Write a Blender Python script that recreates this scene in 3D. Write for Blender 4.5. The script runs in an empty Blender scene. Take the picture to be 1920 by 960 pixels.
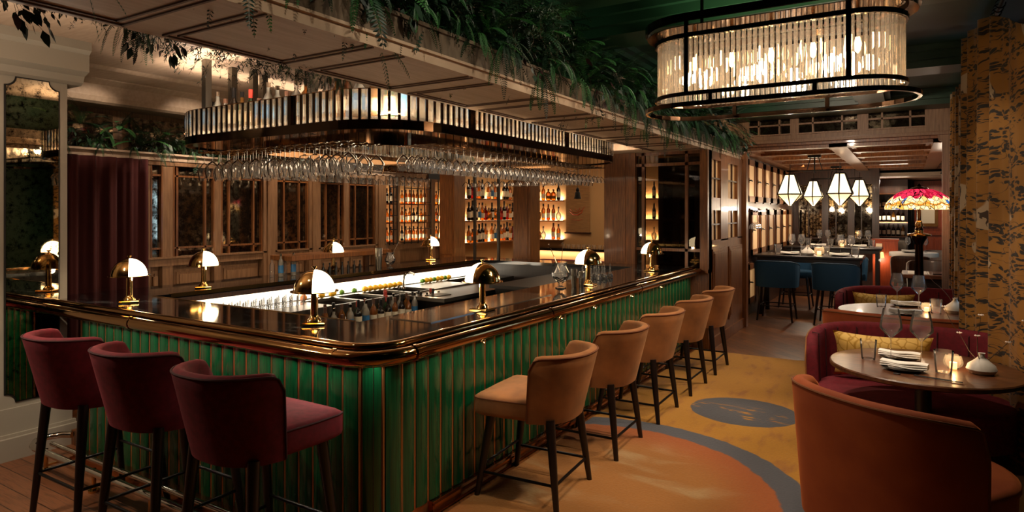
import bpy, math, random
from mathutils import Vector, Matrix
PI = math.pi
rnd = random.Random(7)
SC = bpy.context.scene
COL = SC.collection

# ------------------------------------------------------------------ camera, world, exposure
cam_d = bpy.data.cameras.new('camera'); cam = bpy.data.objects.new('camera', cam_d); COL.objects.link(cam)
cam.location = (0, 0, 1.8); cam.rotation_euler = (PI / 2, 0, math.atan(742 / 1203))
cam_d.sensor_width = 36; cam_d.lens = 36 * 1203 / 1920; cam_d.shift_y = -83 / 1920
cam_d.clip_start = 0.05; cam_d.clip_end = 60
SC.camera = cam
SC.view_settings.view_transform = 'Standard'; SC.view_settings.look = 'None'
SC.view_settings.exposure = 0.88; SC.view_settings.gamma = 1.0; SC.view_settings.use_curve_mapping = False
w = bpy.data.worlds.new('world'); SC.world = w; w.use_nodes = True
w.node_tree.nodes['Background'].inputs[0].default_value = (1.0, 0.72, 0.48, 1)
w.node_tree.nodes['Background'].inputs[1].default_value = 0.012
cy = SC.cycles
cy.use_denoising = True; cy.max_bounces = 10; cy.diffuse_bounces = 3; cy.glossy_bounces = 4
cy.transmission_bounces = 8; cy.transparent_max_bounces = 16
cy.caustics_reflective = False; cy.caustics_refractive = False
cy.sample_clamp_indirect = 3.0; cy.blur_glossy = 0.5

WARM = (1.0, 0.74, 0.48); WARM2 = (1.0, 0.80, 0.60)
def area(name, loc, rot, sx, sy, power, col=WARM):
    d = bpy.data.lights.new(name, 'AREA'); d.shape = 'RECTANGLE'; d.size = sx; d.size_y = sy
    d.energy = power; d.color = col
    o = bpy.data.objects.new(name, d); COL.objects.link(o); o.location = loc; o.rotation_euler = rot
    return o
def spot(name, loc, target, power, ang=50, blend=0.6, rad=0.04, col=WARM2):
    d = bpy.data.lights.new(name, 'SPOT'); d.energy = power; d.color = col
    d.spot_size = math.radians(ang); d.spot_blend = blend; d.shadow_soft_size = rad
    o = bpy.data.objects.new(name, d); COL.objects.link(o); o.location = loc
    v = Vector(target) - Vector(loc); o.rotation_euler = v.to_track_quat('-Z', 'Y').to_euler()
    return o
def point(name, loc, power, rad=0.04, col=WARM):
    d = bpy.data.lights.new(name, 'POINT'); d.energy = power; d.color = col; d.shadow_soft_size = rad
    o = bpy.data.objects.new(name, d); COL.objects.link(o); o.location = loc
    return o
# ceiling downlights over the rug, the stools, the bar and the tables
for k, yy in enumerate((3.4, 4.5, 5.6, 6.7, 7.6)):
    spot('spot_stools', (-0.15, yy + 0.7, 3.2), (-1.85, yy + 0.05, 0.6), 60, 42)
for p, t, e, a in (((-0.9, 5.2, 3.2), (-1.0, 5.0, 0), 60, 62), ((-1.3, 7.0, 3.2), (-1.3, 7.0, 0), 40, 60),
                   ((-0.9, 9.2, 3.2), (-1.1, 9.2, 0), 35, 60), ((-1.0, 3.2, 3.2), (-1.2, 3.4, 0), 50, 62)):
    spot('spot_rug', p, t, e, a)
for p, t, e, a in (((0.15, 5.5, 3.1), (0.08, 5.25, 0.75), 50, 26), ((0.1, 8.2, 3.1), (0.05, 8.1, 0.75), 40, 26),
                   ((-0.5, 3.2, 3.2), (-0.6, 4.6, 0.7), 22, 40), ((-0.45, 6.9, 3.2), (-0.5, 6.0, 0.8), 26, 34),
                   ((-0.45, 5.6, 3.2), (0.55, 6.0, 1.4), 20, 70), ((-0.45, 7.4, 3.2), (0.5, 8.6, 1.6), 12, 70)):
    spot('spot_table', p, t, e, a)
spot('spot_left_stools', (-5.6, 0.6, 3.0), (-3.9, 2.0, 0.9), 80, 55)
spot('spot_left_stools', (-3.3, 1.6, 3.1), (-2.9, 2.3, 0.7), 16, 50)
spot('spot_left_wall', (-4.4, 0.9, 3.0), (-5.9, 2.1, 1.2), 40, 80)
spot('spot_left_floor', (-4.6, 1.2, 3.1), (-4.8, 1.6, 0), 75, 75)
# added plant spots below the green beams, and added washes for timber, columns and header
for yy in (1.2, 2.6, 4.0, 5.4, 6.8, 8.2, 9.6):
    spot('fill_plants', (-0.75, yy - 0.4, 3.15), (-2.4, yy + 0.2, 2.9), 26, 60, col=(1, 0.86, 0.66))
spot('spot_columns', (-4.7, 6.6, 3.1), (-4.9, 8.5, 1.6), 40, 70)
spot('spot_columns', (-6.2, 6.9, 3.1), (-6.2, 8.5, 1.4), 16, 60)
spot('spot_columns', (-3.2, 6.8, 2.95), (-3.3, 8.5, 1.5), 24, 60)
spot('spot_timber', (-0.7, 8.9, 3.15), (-2.2, 9.4, 1.5), 40, 70)
spot('spot_header', (-0.9, 7.6, 3.1), (-0.8, 10.5, 2.9), 60, 75)
for yy in (11.3, 13.4, 15.6):
    area('coffer_fill', (-0.9, yy, 1.9), (PI, 0, 0), 1.6, 0.6, 2.0)  # added uplights that brighten the coffers, no fixture there
# daylight panes live in the east wall; an added fill light lifts the ceiling over the west ledge
area('cornice_fill', (-7.3, 5.4, 2.95), (PI, math.radians(-20), 0), 0.05, 5.0, 7, WARM2)
for yy in (3.3, 4.4, 5.6):
    spot('spot_ledge', (-6.3, yy, 3.1), (-7.25, yy, 2.62), 14, 60)
area('ceiling_fill', (-4.6, 1.4, 2.2), (PI, 0, 0), 0.8, 1.2, 14, WARM2)  # added upward fill for the west ceiling, hung in open air
# back room
for x, yy in ((-1.5, 12.2), (-1.4, 15.2)):
    spot('spot_back_tables', (x, yy, 2.75), (x, yy, 1.0), 26, 75)
spot('spot_corridor', (0.2, 17.5, 2.7), (0.0, 17.4, 0), 25, 90)
spot('spot_art', (0.6, 18.7, 2.6), (0.6, 19.9, 1.6), 20, 70)
# lounge behind the columns
area('lounge_glow', (-4.6, 10.2, 2.9), (0, 0, 0), 2.0, 2.0, 22)
# wash for the west windows wall
for yy in (4.2, 5.6, 7.2):
    spot('spot_west_wall', (-6.3, yy, 3.05), (-7.0, yy, 0.9), 36, 85)

# ------------------------------------------------------------------ materials
def lin(c):
    if isinstance(c, str): c = tuple(int(c[i:i + 2], 16) / 255 for i in (0, 2, 4))
    return tuple(x / 12.92 if x < 0.04045 else ((x + 0.055) / 1.055) ** 2.4 for x in c) + (1,)
def nd(nt, t, **kw):
    n = nt.nodes.new(t)
    for k, v in kw.items():
        if k.startswith('i_'): n.inputs[k[2:].replace('_', ' ')].default_value = v
        else: setattr(n, k, v)
    return n
M = {}
def mat(name, col, rough=0.5, metal=0.0, col2=None, scale=(1, 1, 1), ns=8.0, detail=4, rr=(0.35, 0.65), bump=0.0, bscale=None,
        coat=0.0, sheen=0.0, scol=None, em=None, es=0.0, spec=None, kind='noise', dist=0.0):
    m = bpy.data.materials.new(name); m.use_nodes = True; nt = m.node_tree
    b = nt.nodes['Principled BSDF']; b.inputs['Base Color'].default_value = lin(col)
    b.inputs['Roughness'].default_value = rough; b.inputs['Metallic'].default_value = metal
    if coat: b.inputs['Coat Weight'].default_value = coat; b.inputs['Coat Roughness'].default_value = 0.06
    if sheen:
        b.inputs['Sheen Weight'].default_value = sheen; b.inputs['Sheen Roughness'].default_value = 0.4
        b.inputs['Sheen Tint'].default_value = lin(scol or col)
    if spec is not None: b.inputs['Specular IOR Level'].default_value = spec
    if em: b.inputs['Emission Color'].default_value = lin(em); b.inputs['Emission Strength'].default_value = es
    if col2 or bump:
        tc = nd(nt, 'ShaderNodeTexCoord'); mp = nd(nt, 'ShaderNodeMapping'); mp.inputs['Scale'].default_value = scale
        nt.links.new(tc.outputs['Object'], mp.inputs[0])
        if kind == 'noise':
            t = nd(nt, 'ShaderNodeTexNoise', i_Scale=ns, i_Detail=detail, i_Distortion=dist); out = t.outputs['Fac']
        elif kind == 'voronoi':
            t = nd(nt, 'ShaderNodeTexVoronoi', i_Scale=ns, feature='DISTANCE_TO_EDGE'); out = t.outputs['Distance']
        else:
            t = nd(nt, 'ShaderNodeTexWave', i_Scale=ns, i_Distortion=dist, i_Detail=detail); out = t.outputs['Fac']
        nt.links.new(mp.outputs[0], t.inputs['Vector'])
        if col2:
            r = nd(nt, 'ShaderNodeValToRGB'); e = r.color_ramp.elements
            e[0].position, e[1].position = rr; e[0].color = lin(col); e[1].color = lin(col2)
            nt.links.new(out, r.inputs[0]); nt.links.new(r.outputs[0], b.inputs['Base Color'])
        if bump:
            bm_ = nd(nt, 'ShaderNodeBump', i_Strength=bump, i_Distance=0.01)
            nt.links.new(out, bm_.inputs['Height']); nt.links.new(bm_.outputs[0], b.inputs['Normal'])
    M[name] = m
    return m
mat('oak', '865228', 0.42, col2='5e3618', scale=(6, 6, 0.5), ns=9, detail=5, bump=0.08, coat=0.15)
mat('oak_light', '8c6848', 0.5, col2='745236', scale=(7, 7, 0.5), ns=9, detail=5)
mat('walnut', '432414', 0.4, col2='2a140b', scale=(6, 6, 0.5), ns=8, detail=5, coat=0.15)
mat('walnut_top', '6a3f24', 0.36, col2='462614', scale=(2, 14, 2), ns=5, detail=5, coat=0.25)
mat('dark_wood', '1c100b', 0.38, col2='120906', scale=(8, 8, 0.6), ns=8, coat=0.1)
mat('plaster', 'b49c86', 0.6, col2='a8907a', scale=(1, 6, 6), ns=5, detail=3)
mat('plaster_wall', 'a39a8a', 0.6)
mat('soffit_paint', 'c6ab90', 0.55, col2='b89c80', scale=(10, 1, 1), ns=4, detail=4)
mat('groove_shade', '6a5240', 0.7)
mat('stone', '6f5e4c', 0.45, col2='443626', scale=(3, 3, 1), ns=6, detail=6, bump=0.1)
mat('ceiling_green', '12351f', 0.5, col2='0c2a16', ns=2)
mat('beam_green', '0b2b18', 0.4)
mat('brass', 'd8b070', 0.12, 1.0)
mat('brass_rail', 'a27a4c', 0.09, 1.0)
mat('brass_dark', '8a6238', 0.2, 1.0)
mat('copper', 'b07848', 0.22, 1.0)
mat('bronze', '3a2a1e', 0.14, 1.0)
mat('bronze_plate', '8a6a4c', 0.08, 1.0)
mat('chrome', 'c9c4bc', 0.1, 1.0)
mat('steel', '7c7870', 0.32, 1.0)
mat('marble', '0b0c0e', 0.08, col2='3a3c40', scale=(1, 2.5, 1), ns=2.2, detail=9, rr=(0.56, 0.70), coat=0.5, dist=2.0)
mat('slab_inlay', '5a4c40', 0.12, coat=0.4)
mat('tile_green', '0c4c2b', 0.2, col2='083c20', scale=(9, 9, 0.4), ns=9, detail=3, coat=0.15, rr=(0.4, 0.62))
mat('gap_brass', 'c08a58', 0.3, 0.85)
mat('velvet_red', '741222', 0.85, sheen=0.15, scol='b03044', col2='600e1a', ns=30)
mat('velvet_piping', '3c0810', 0.8)
mat('suede_tan', 'aa6c38', 0.8, sheen=0.25, scol='e0b078', col2='80522a', ns=7, detail=8, rr=(0.3, 0.72))
mat('suede_piping', '6e3c16', 0.8)
mat('velvet_orange', '9a4a1c', 0.85, sheen=0.5, scol='e08040', col2='8a3c16', ns=5)
mat('velvet_blue', '14405e', 0.85, sheen=0.4, scol='3a6a90')
mat('blue_piping', '28404e', 0.7)
mat('curtain_red', '3c0705', 0.95)
mat('white_cloth', 'e6e0d6', 0.8, bump=0.1, ns=60)
mat('ceramic', 'cfc8bd', 0.5, col2='bdb5a9', ns=9)
mat('black_plate', '0e0d0d', 0.25)
mat('candle', 'f5e2c0', 0.5, em='ffb060', es=2.0)
mat('opal', 'fff4dc', 0.4, em='ffe2b0', es=5.5)
mat('onyx', 'fff0dc', 0.4, em='ffeed2', es=1.25)
mat('lantern_pane', 'fff0d8', 0.5, em='ffe0b0', es=1.25)
mat('lantern_pane_low', 'ffe2b0', 0.5, em='ffc878', es=1.0)
mat('led', 'fff0d8', 0.5, em='ffd8a0', es=6.0)
mat('bulb', 'fff0d8', 0.5, em='ffd090', es=16.0)
mat('dusk_pane', 'a8c8e0', 0.4, em='a0c8e8', es=2.0)
mat('dusk_dim', '8098a8', 0.4, em='90a8b8', es=0.5)
mat('black_metal', '100d0b', 0.35, 0.6)
mat('black_paint', '0c0a09', 0.5)
mat('frost_pane', 'd0b088', 0.5, em='e8b070', es=0.14)
mat('frost_timber', 'b89060', 0.5, em='d8a468', es=0.16)
mat('frost_dim', '8a7454', 0.4, em='a08050', es=0.06)
mat('shelf_back', 'b08a5c', 0.6, em=None)
mat('leaf', '2c6428', 0.55, col2='1a4a20', ns=3)
mat('leaf_dark', '173a20', 0.5, col2='0c2616', ns=3)
mat('leaf_red', '3a1c1c', 0.55)
mat('twig', '4a3424', 0.7)
mat('blossom', 'e8d8cc', 0.6)
mat('lemon', 'e8b020', 0.45); mat('lime', '5a8a20', 0.45); mat('orange_fruit', 'e07a18', 0.5)
mat('cushion_gold', 'b88a2c', 0.7, col2='e0b860', ns=18, kind='voronoi', rr=(0.02, 0.10), sheen=0.2)
mat('scroll_paper', '9a7448', 0.7, col2='86623c', scale=(1, 1, 8), ns=6)
mat('scroll_ink', 'a4421c', 0.7)
mat('art_paper', 'f0e0c4', 0.6)
mat('rug_green', '1e2c14', 0.9)
mat('host_wood', 'a4441c', 0.45, col2='8a3614', scale=(6, 6, 0.5), ns=8)
mat('skin_white', 'd8cfc4', 0.5)
mat('label_white', 'd8ccb4', 0.6); mat('label_gold', 'b08a40', 0.5); mat('label_blue', '2c6a9a', 0.5); mat('label_red', '9a2c20', 0.5)
mat('cork', '4a2c1a', 0.6); mat('cap_black', '0c0a0a', 0.35)
mat('tassel', '0a0807', 0.9)

def shader(name, build):
    m = bpy.data.materials.new(name); m.use_nodes = True; nt = m.node_tree
    for n in list(nt.nodes): nt.nodes.remove(n)
    out = nd(nt, 'ShaderNodeOutputMaterial'); s = build(nt); nt.links.new(s, out.inputs[0]); M[name] = m
    return m
def mixs(nt, f, a, b):
    n = nd(nt, 'ShaderNodeMixShader')
    if isinstance(f, (int, float)): n.inputs[0].default_value = f
    else: nt.links.new(f, n.inputs[0])
    nt.links.new(a, n.inputs[1]); nt.links.new(b, n.inputs[2]); return n.outputs[0]
def thin_glass(tint, ior=1.5, rough=0.02, diff=0.0, dcol='ffffff'):
    def f(nt):
        tr = nd(nt, 'ShaderNodeBsdfTransparent'); tr.inputs[0].default_value = lin(tint)
        gl = nd(nt, 'ShaderNodeBsdfGlossy'); gl.inputs['Roughness'].default_value = rough
        fr = nd(nt, 'ShaderNodeFresnel'); fr.inputs[0].default_value = ior
        s = tr.outputs[0]
        if diff:
            df = nd(nt, 'ShaderNodeBsdfTranslucent'); df.inputs[0].default_value = lin(dcol)
            d2 = nd(nt, 'ShaderNodeBsdfDiffuse'); d2.inputs[0].default_value = lin(dcol)
            s = mixs(nt, diff, s, mixs(nt, 0.4, df.outputs[0], d2.outputs[0]))
        return mixs(nt, fr.outputs[0], s, gl.outputs[0])
    return f
shader('glass', thin_glass('ffffff', 1.28, 0.03, 0.10, 'ffffff'))
shader('pane', thin_glass('b8b0a4', 1.5))
def crystal(diff, share):
    def f(nt):
        a = thin_glass('fffaf0', 1.5, 0.03, diff, 'fff0dc')(nt)
        g = nd(nt, 'ShaderNodeBsdfGlass'); g.inputs['IOR'].default_value = 1.5; g.inputs['Roughness'].default_value = 0.02; g.inputs[0].default_value = lin('fff8ee')
        return mixs(nt, share, a, g.outputs[0])
    return f
shader('crystal', crystal(0.12, 0.45))
shader('crystal_lamp', crystal(0.16, 0.5))
for nm, c in (('amber', 'c07828'), ('whisky', 'd89a40'), ('clear', 'e4e0d4'), ('green', '2c6a34'), ('dark', '2a160e'), ('redglass', 'a02418')):
    shader('bottle_' + nm, thin_glass(c, 1.6, 0.05, 0.45, c))
def antique(nt):
    tc = nd(nt, 'ShaderNodeTexCoord')
    n1 = nd(nt, 'ShaderNodeTexNoise', i_Scale=14.0, i_Detail=10.0, i_Roughness=0.75); nt.links.new(tc.outputs['Object'], n1.inputs['Vector'])
    r = nd(nt, 'ShaderNodeValToRGB'); r.color_ramp.elements[0].position = 0.44; r.color_ramp.elements[1].position = 0.6
    r.color_ramp.elements[0].color = lin('2a2018'); r.color_ramp.elements[1].color = lin('b0a490')
    nt.links.new(n1.outputs['Fac'], r.inputs[0])
    g = nd(nt, 'ShaderNodeBsdfGlossy'); g.inputs['Roughness'].default_value = 0.05; nt.links.new(r.outputs[0], g.inputs[0])
    d = nd(nt, 'ShaderNodeBsdfDiffuse'); d.inputs[0].default_value = lin('3a2c20')
    return mixs(nt, 0.18, g.outputs[0], d.outputs[0])
shader('antique_mirror', antique)
def speckled(nt):
    tc = nd(nt, 'ShaderNodeTexCoord')
    n1 = nd(nt, 'ShaderNodeTexNoise', i_Scale=22.0, i_Detail=10.0, i_Roughness=0.8); nt.links.new(tc.outputs['Object'], n1.inputs['Vector'])
    r = nd(nt, 'ShaderNodeValToRGB'); r.color_ramp.elements[0].position = 0.38; r.color_ramp.elements[1].position = 0.52
    r.color_ramp.elements[0].color = lin('1a1610'); r.color_ramp.elements[1].color = lin('c8bca4')
    nt.links.new(n1.outputs['Fac'], r.inputs[0])
    g = nd(nt, 'ShaderNodeBsdfGlossy'); g.inputs['Roughness'].default_value = 0.02; nt.links.new(r.outputs[0], g.inputs[0])
    return g.outputs[0]
shader('pillar_mirror', speckled)

def mathn(nt, op, a, b=None, c=None):
    n = nd(nt, 'ShaderNodeMath', operation=op)
    for i, v in enumerate((a, b, c)):
        if v is None: continue
        if isinstance(v, (int, float)): n.inputs[i].default_value = v
        else: nt.links.new(v, n.inputs[i])
    return n.outputs[0]
def smooth(nt, v, lo, hi):
    n = nd(nt, 'ShaderNodeMapRange', interpolation_type='SMOOTHSTEP'); nt.links.new(v, n.inputs[0])
    n.inputs[1].default_value = lo; n.inputs[2].default_value = hi; return n.outputs[0]
def mixc(nt, f, a, b):
    n = nd(nt, 'ShaderNodeMix', data_type='RGBA')
    if isinstance(f, (int, float)): n.inputs[0].default_value = f
    else: nt.links.new(f, n.inputs[0])
    for i, v in ((6, a), (7, b)):
        if isinstance(v, str): n.inputs[i].default_value = lin(v)
        else: nt.links.new(v, n.inputs[i])
    return n.outputs[2]
def noise_of(nt, vec, s, d=4, scale=None, dist=0.0):
    if scale:
        mp = nd(nt, 'ShaderNodeMapping'); mp.inputs['Scale'].default_value = scale; nt.links.new(vec, mp.inputs[0]); vec = mp.outputs[0]
    t = nd(nt, 'ShaderNodeTexNoise', i_Scale=s, i_Detail=d, i_Distortion=dist); nt.links.new(vec, t.inputs['Vector']); return t.outputs['Fac']
def princ(nt, c, rough, sheen=0.0, nrm=None):
    b = nd(nt, 'ShaderNodeBsdfPrincipled'); nt.links.new(c, b.inputs['Base Color'])
    if isinstance(rough, (int, float)): b.inputs['Roughness'].default_value = rough
    else: nt.links.new(rough, b.inputs['Roughness'])
    b.inputs['Sheen Weight'].default_value = sheen
    if nrm is not None:
        bu = nd(nt, 'ShaderNodeBump', i_Strength=0.35, i_Distance=0.01); nt.links.new(nrm, bu.inputs['Height']); nt.links.new(bu.outputs[0], b.inputs['Normal'])
    return b.outputs[0]
def rug_shader(nt):
    tc = nd(nt, 'ShaderNodeTexCoord'); P = tc.outputs['Object']
    sp = nd(nt, 'ShaderNodeSeparateXYZ'); nt.links.new(P, sp.inputs[0]); x, y = sp.outputs[0], sp.outputs[1]
    wob = mathn(nt, 'MULTIPLY', mathn(nt, 'SUBTRACT', noise_of(nt, P, 9, 5), 0.5), 0.06)
    def dist(cx, cy_, rx=1.0, ry=1.0):
        dx = mathn(nt, 'DIVIDE', mathn(nt, 'SUBTRACT', x, cx), rx); dy = mathn(nt, 'DIVIDE', mathn(nt, 'SUBTRACT', y, cy_), ry)
        return mathn(nt, 'ADD', mathn(nt, 'SQRT', mathn(nt, 'ADD', mathn(nt, 'MULTIPLY', dx, dx), mathn(nt, 'MULTIPLY', dy, dy))), wob)
    fine = noise_of(nt, P, 60, 3)
    gold = mixc(nt, noise_of(nt, P, 1.3, 4), 'bc8412', 'b87a1a')
    gold = mixc(nt, smooth(nt, noise_of(nt, P, 3, 5, (3, 1, 1)), 0.5, 0.75), gold, 'a06420')
    d1 = dist(-1.8, 3.85)
    inner = mixc(nt, noise_of(nt, P, 1.6, 4), '9a6220', 'a86c26')
    inner = mixc(nt, smooth(nt, noise_of(nt, P, 1.7, 9, (1, 2.2, 1), 0.5), 0.5, 0.70), inner, 'b08a58')
    inner = mixc(nt, smooth(nt, d1, 0.7, 1.15), inner, 'a45418')
    c = mixc(nt, smooth(nt, d1, 1.40, 1.385), gold, '50535a')
    c = mixc(nt, smooth(nt, d1, 1.20, 1.18), c, inner)
    d2 = dist(-1.25, 5.98, 0.47, 0.42)
    streak = smooth(nt, noise_of(nt, P, 3, 4, (1.2, 9, 1), 0.5), 0.42, 0.46)
    streak = mathn(nt, 'MAXIMUM', streak, smooth(nt, y, 5.95, 6.2))
    streak = mathn(nt, 'MULTIPLY', smooth(nt, d2, 1.0, 0.97), mathn(nt, 'MAXIMUM', streak, smooth(nt, noise_of(nt, P, 2, 2), 0.45, 0.5)))
    c = mixc(nt, streak, c, '4a4c52')
    c = mixc(nt, mathn(nt, 'MULTIPLY', fine, 0.3), c, '3a2408')
    return princ(nt, c, 0.95, 0.2, fine)
shader('rug', rug_shader)
def plank(base, alt, w_, l_, along='x'):
    def f(nt):
        tc = nd(nt, 'ShaderNodeTexCoord'); P = tc.outputs['Object']
        mp = nd(nt, 'ShaderNodeMapping'); nt.links.new(P, mp.inputs[0])
        if along == 'y': mp.inputs['Rotation'].default_value = (0, 0, PI / 2)
        if along == 'd': mp.inputs['Rotation'].default_value = (0, 0, PI / 4)
        br = nd(nt, 'ShaderNodeTexBrick', i_Scale=1.0, i_Mortar_Size=0.003, i_Bias=0.0); br.offset = 0.37
        br.inputs['Brick Width'].default_value = l_; br.inputs['Row Height'].default_value = w_
        br.inputs['Color1'].default_value = lin(base); br.inputs['Color2'].default_value = lin(alt); br.inputs['Mortar'].default_value = lin('1c0f08')
        nt.links.new(mp.outputs[0], br.inputs['Vector'])
        g = noise_of(nt, mp.outputs[0], 4, 6, (1.5, 22, 1), 0.6)
        c = mixc(nt, mathn(nt, 'MULTIPLY', smooth(nt, g, 0.42, 0.7), 0.5), br.outputs[0], '2c170b')
        return princ(nt, c, 0.36)
    return f
shader('floor_planks', plank('8a5a3a', '74462a', 0.14, 1.9))
shader('floor_herring', plank('8a5428', '683c1c', 0.12, 0.8, 'd'))
def curtain_shader(nt):
    tc = nd(nt, 'ShaderNodeTexCoord'); P = tc.outputs['Object']
    base = mixc(nt, noise_of(nt, P, 2.5, 3), '9a6a20', '82561a')
    dn = nd(nt, 'ShaderNodeVectorMath', operation='ADD'); 
    nz = nd(nt, 'ShaderNodeTexNoise', i_Scale=5.0, i_Detail=2.0); nt.links.new(P, nz.inputs['Vector'])
    sc = nd(nt, 'ShaderNodeVectorMath', operation='SCALE'); sc.inputs['Scale'].default_value = 0.12; nt.links.new(nz.outputs['Color'], sc.inputs[0])
    nt.links.new(P, dn.inputs[0]); nt.links.new(sc.outputs[0], dn.inputs[1]); Q = dn.outputs[0]
    # leaves: small elongated cells, gathered into drooping horizontal sprays
    mp = nd(nt, 'ShaderNodeMapping'); mp.inputs['Scale'].default_value = (0, 21, 46); mp.inputs['Rotation'].default_value = (0.5, 0, 0); nt.links.new(Q, mp.inputs[0])
    v = nd(nt, 'ShaderNodeTexVoronoi', i_Scale=1.0, i_Randomness=0.8); nt.links.new(mp.outputs[0], v.inputs['Vector'])
    leaf = smooth(nt, v.outputs['Distance'], 0.56, 0.48)
    band = smooth(nt, noise_of(nt, Q, 1.0, 2, (0, 3.5, 14.0)), 0.465, 0.50)
    c = mixc(nt, mathn(nt, 'MULTIPLY', leaf, band), base, '181008')
    tw = smooth(nt, mathn(nt, 'ABSOLUTE', mathn(nt, 'SUBTRACT', noise_of(nt, Q, 1.0, 1, (0, 3.0, 9.0)), 0.56)), 0.007, 0.003)
    c = mixc(nt, tw, c, '241608')
    # pale cranes: big soft shapes with dark feather strokes
    cr = noise_of(nt, P, 1.0, 1, (0, 2.4, 1.9), 0.8)
    crm = smooth(nt, cr, 0.605, 0.615)
    feath = smooth(nt, noise_of(nt, Q, 1.0, 2, (0, 40, 9)), 0.56, 0.6)
    c = mixc(nt, crm, c, mixc(nt, feath, 'b09a7c', '3a2818'))
    return princ(nt, c, 0.75, 0.15)
shader('curtain_gold', curtain_shader)
def stained(nt):
    tc = nd(nt, 'ShaderNodeTexCoord'); P = tc.outputs['Object']
    sp = nd(nt, 'ShaderNodeSeparateXYZ'); nt.links.new(P, sp.inputs[0]); z = sp.outputs[2]
    ang = mathn(nt, 'ARCTAN2', sp.outputs[1], sp.outputs[0])
    cb = nd(nt, 'ShaderNodeCombineXYZ'); nt.links.new(mathn(nt, 'MULTIPLY', ang, 0.4), cb.inputs[0]); nt.links.new(z, cb.inputs[1])
    v = nd(nt, 'ShaderNodeTexVoronoi', i_Scale=19.0, feature='DISTANCE_TO_EDGE'); nt.links.new(cb.outputs[0], v.inputs['Vector'])
    v2 = nd(nt, 'ShaderNodeTexVoronoi', i_Scale=19.0); nt.links.new(cb.outputs[0], v2.inputs['Vector'])
    sv = nd(nt, 'ShaderNodeSeparateXYZ'); nt.links.new(v2.outputs['Color'], sv.inputs[0])
    red = mixc(nt, sv.outputs[0], 'a00c28', 'd83050')
    gold = mixc(nt, sv.outputs[0], 'e0a040', 'fff0c0')
    gold = mixc(nt, smooth(nt, sv.outputs[1], 0.86, 0.88), gold, '2c5a9a')
    wave = mathn(nt, 'MULTIPLY', mathn(nt, 'SINE', mathn(nt, 'MULTIPLY', ang, 14.0)), 0.02)
    c = mixc(nt, smooth(nt, mathn(nt, 'ADD', z, wave), 0.155, 0.16), gold, red)
    # dragonfly bodies and wings as repeating amber bands
    wing = smooth(nt, mathn(nt, 'ABSOLUTE', mathn(nt, 'SUBTRACT', mathn(nt, 'ADD', z, mathn(nt, 'MULTIPLY', mathn(nt, 'ABSOLUTE', mathn(nt, 'SINE', mathn(nt, 'MULTIPLY', ang, 7.0))), 0.03)), 0.09)), 0.014, 0.010)
    c = mixc(nt, wing, c, 'b87828')
    lead = smooth(nt, v.outputs['Distance'], 0.05, 0.03)
    c = mixc(nt, lead, c, '0a0604')
    d = nd(nt, 'ShaderNodeBsdfDiffuse'); nt.links.new(c, d.inputs[0])
    e = nd(nt, 'ShaderNodeEmission'); nt.links.new(c, e.inputs[0]); e.inputs[1].default_value = 0.9
    a = nd(nt, 'ShaderNodeAddShader'); nt.links.new(d.outputs[0], a.inputs[0]); nt.links.new(e.outputs[0], a.inputs[1])
    return a.outputs[0]
shader('stained_glass', stained)

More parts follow.
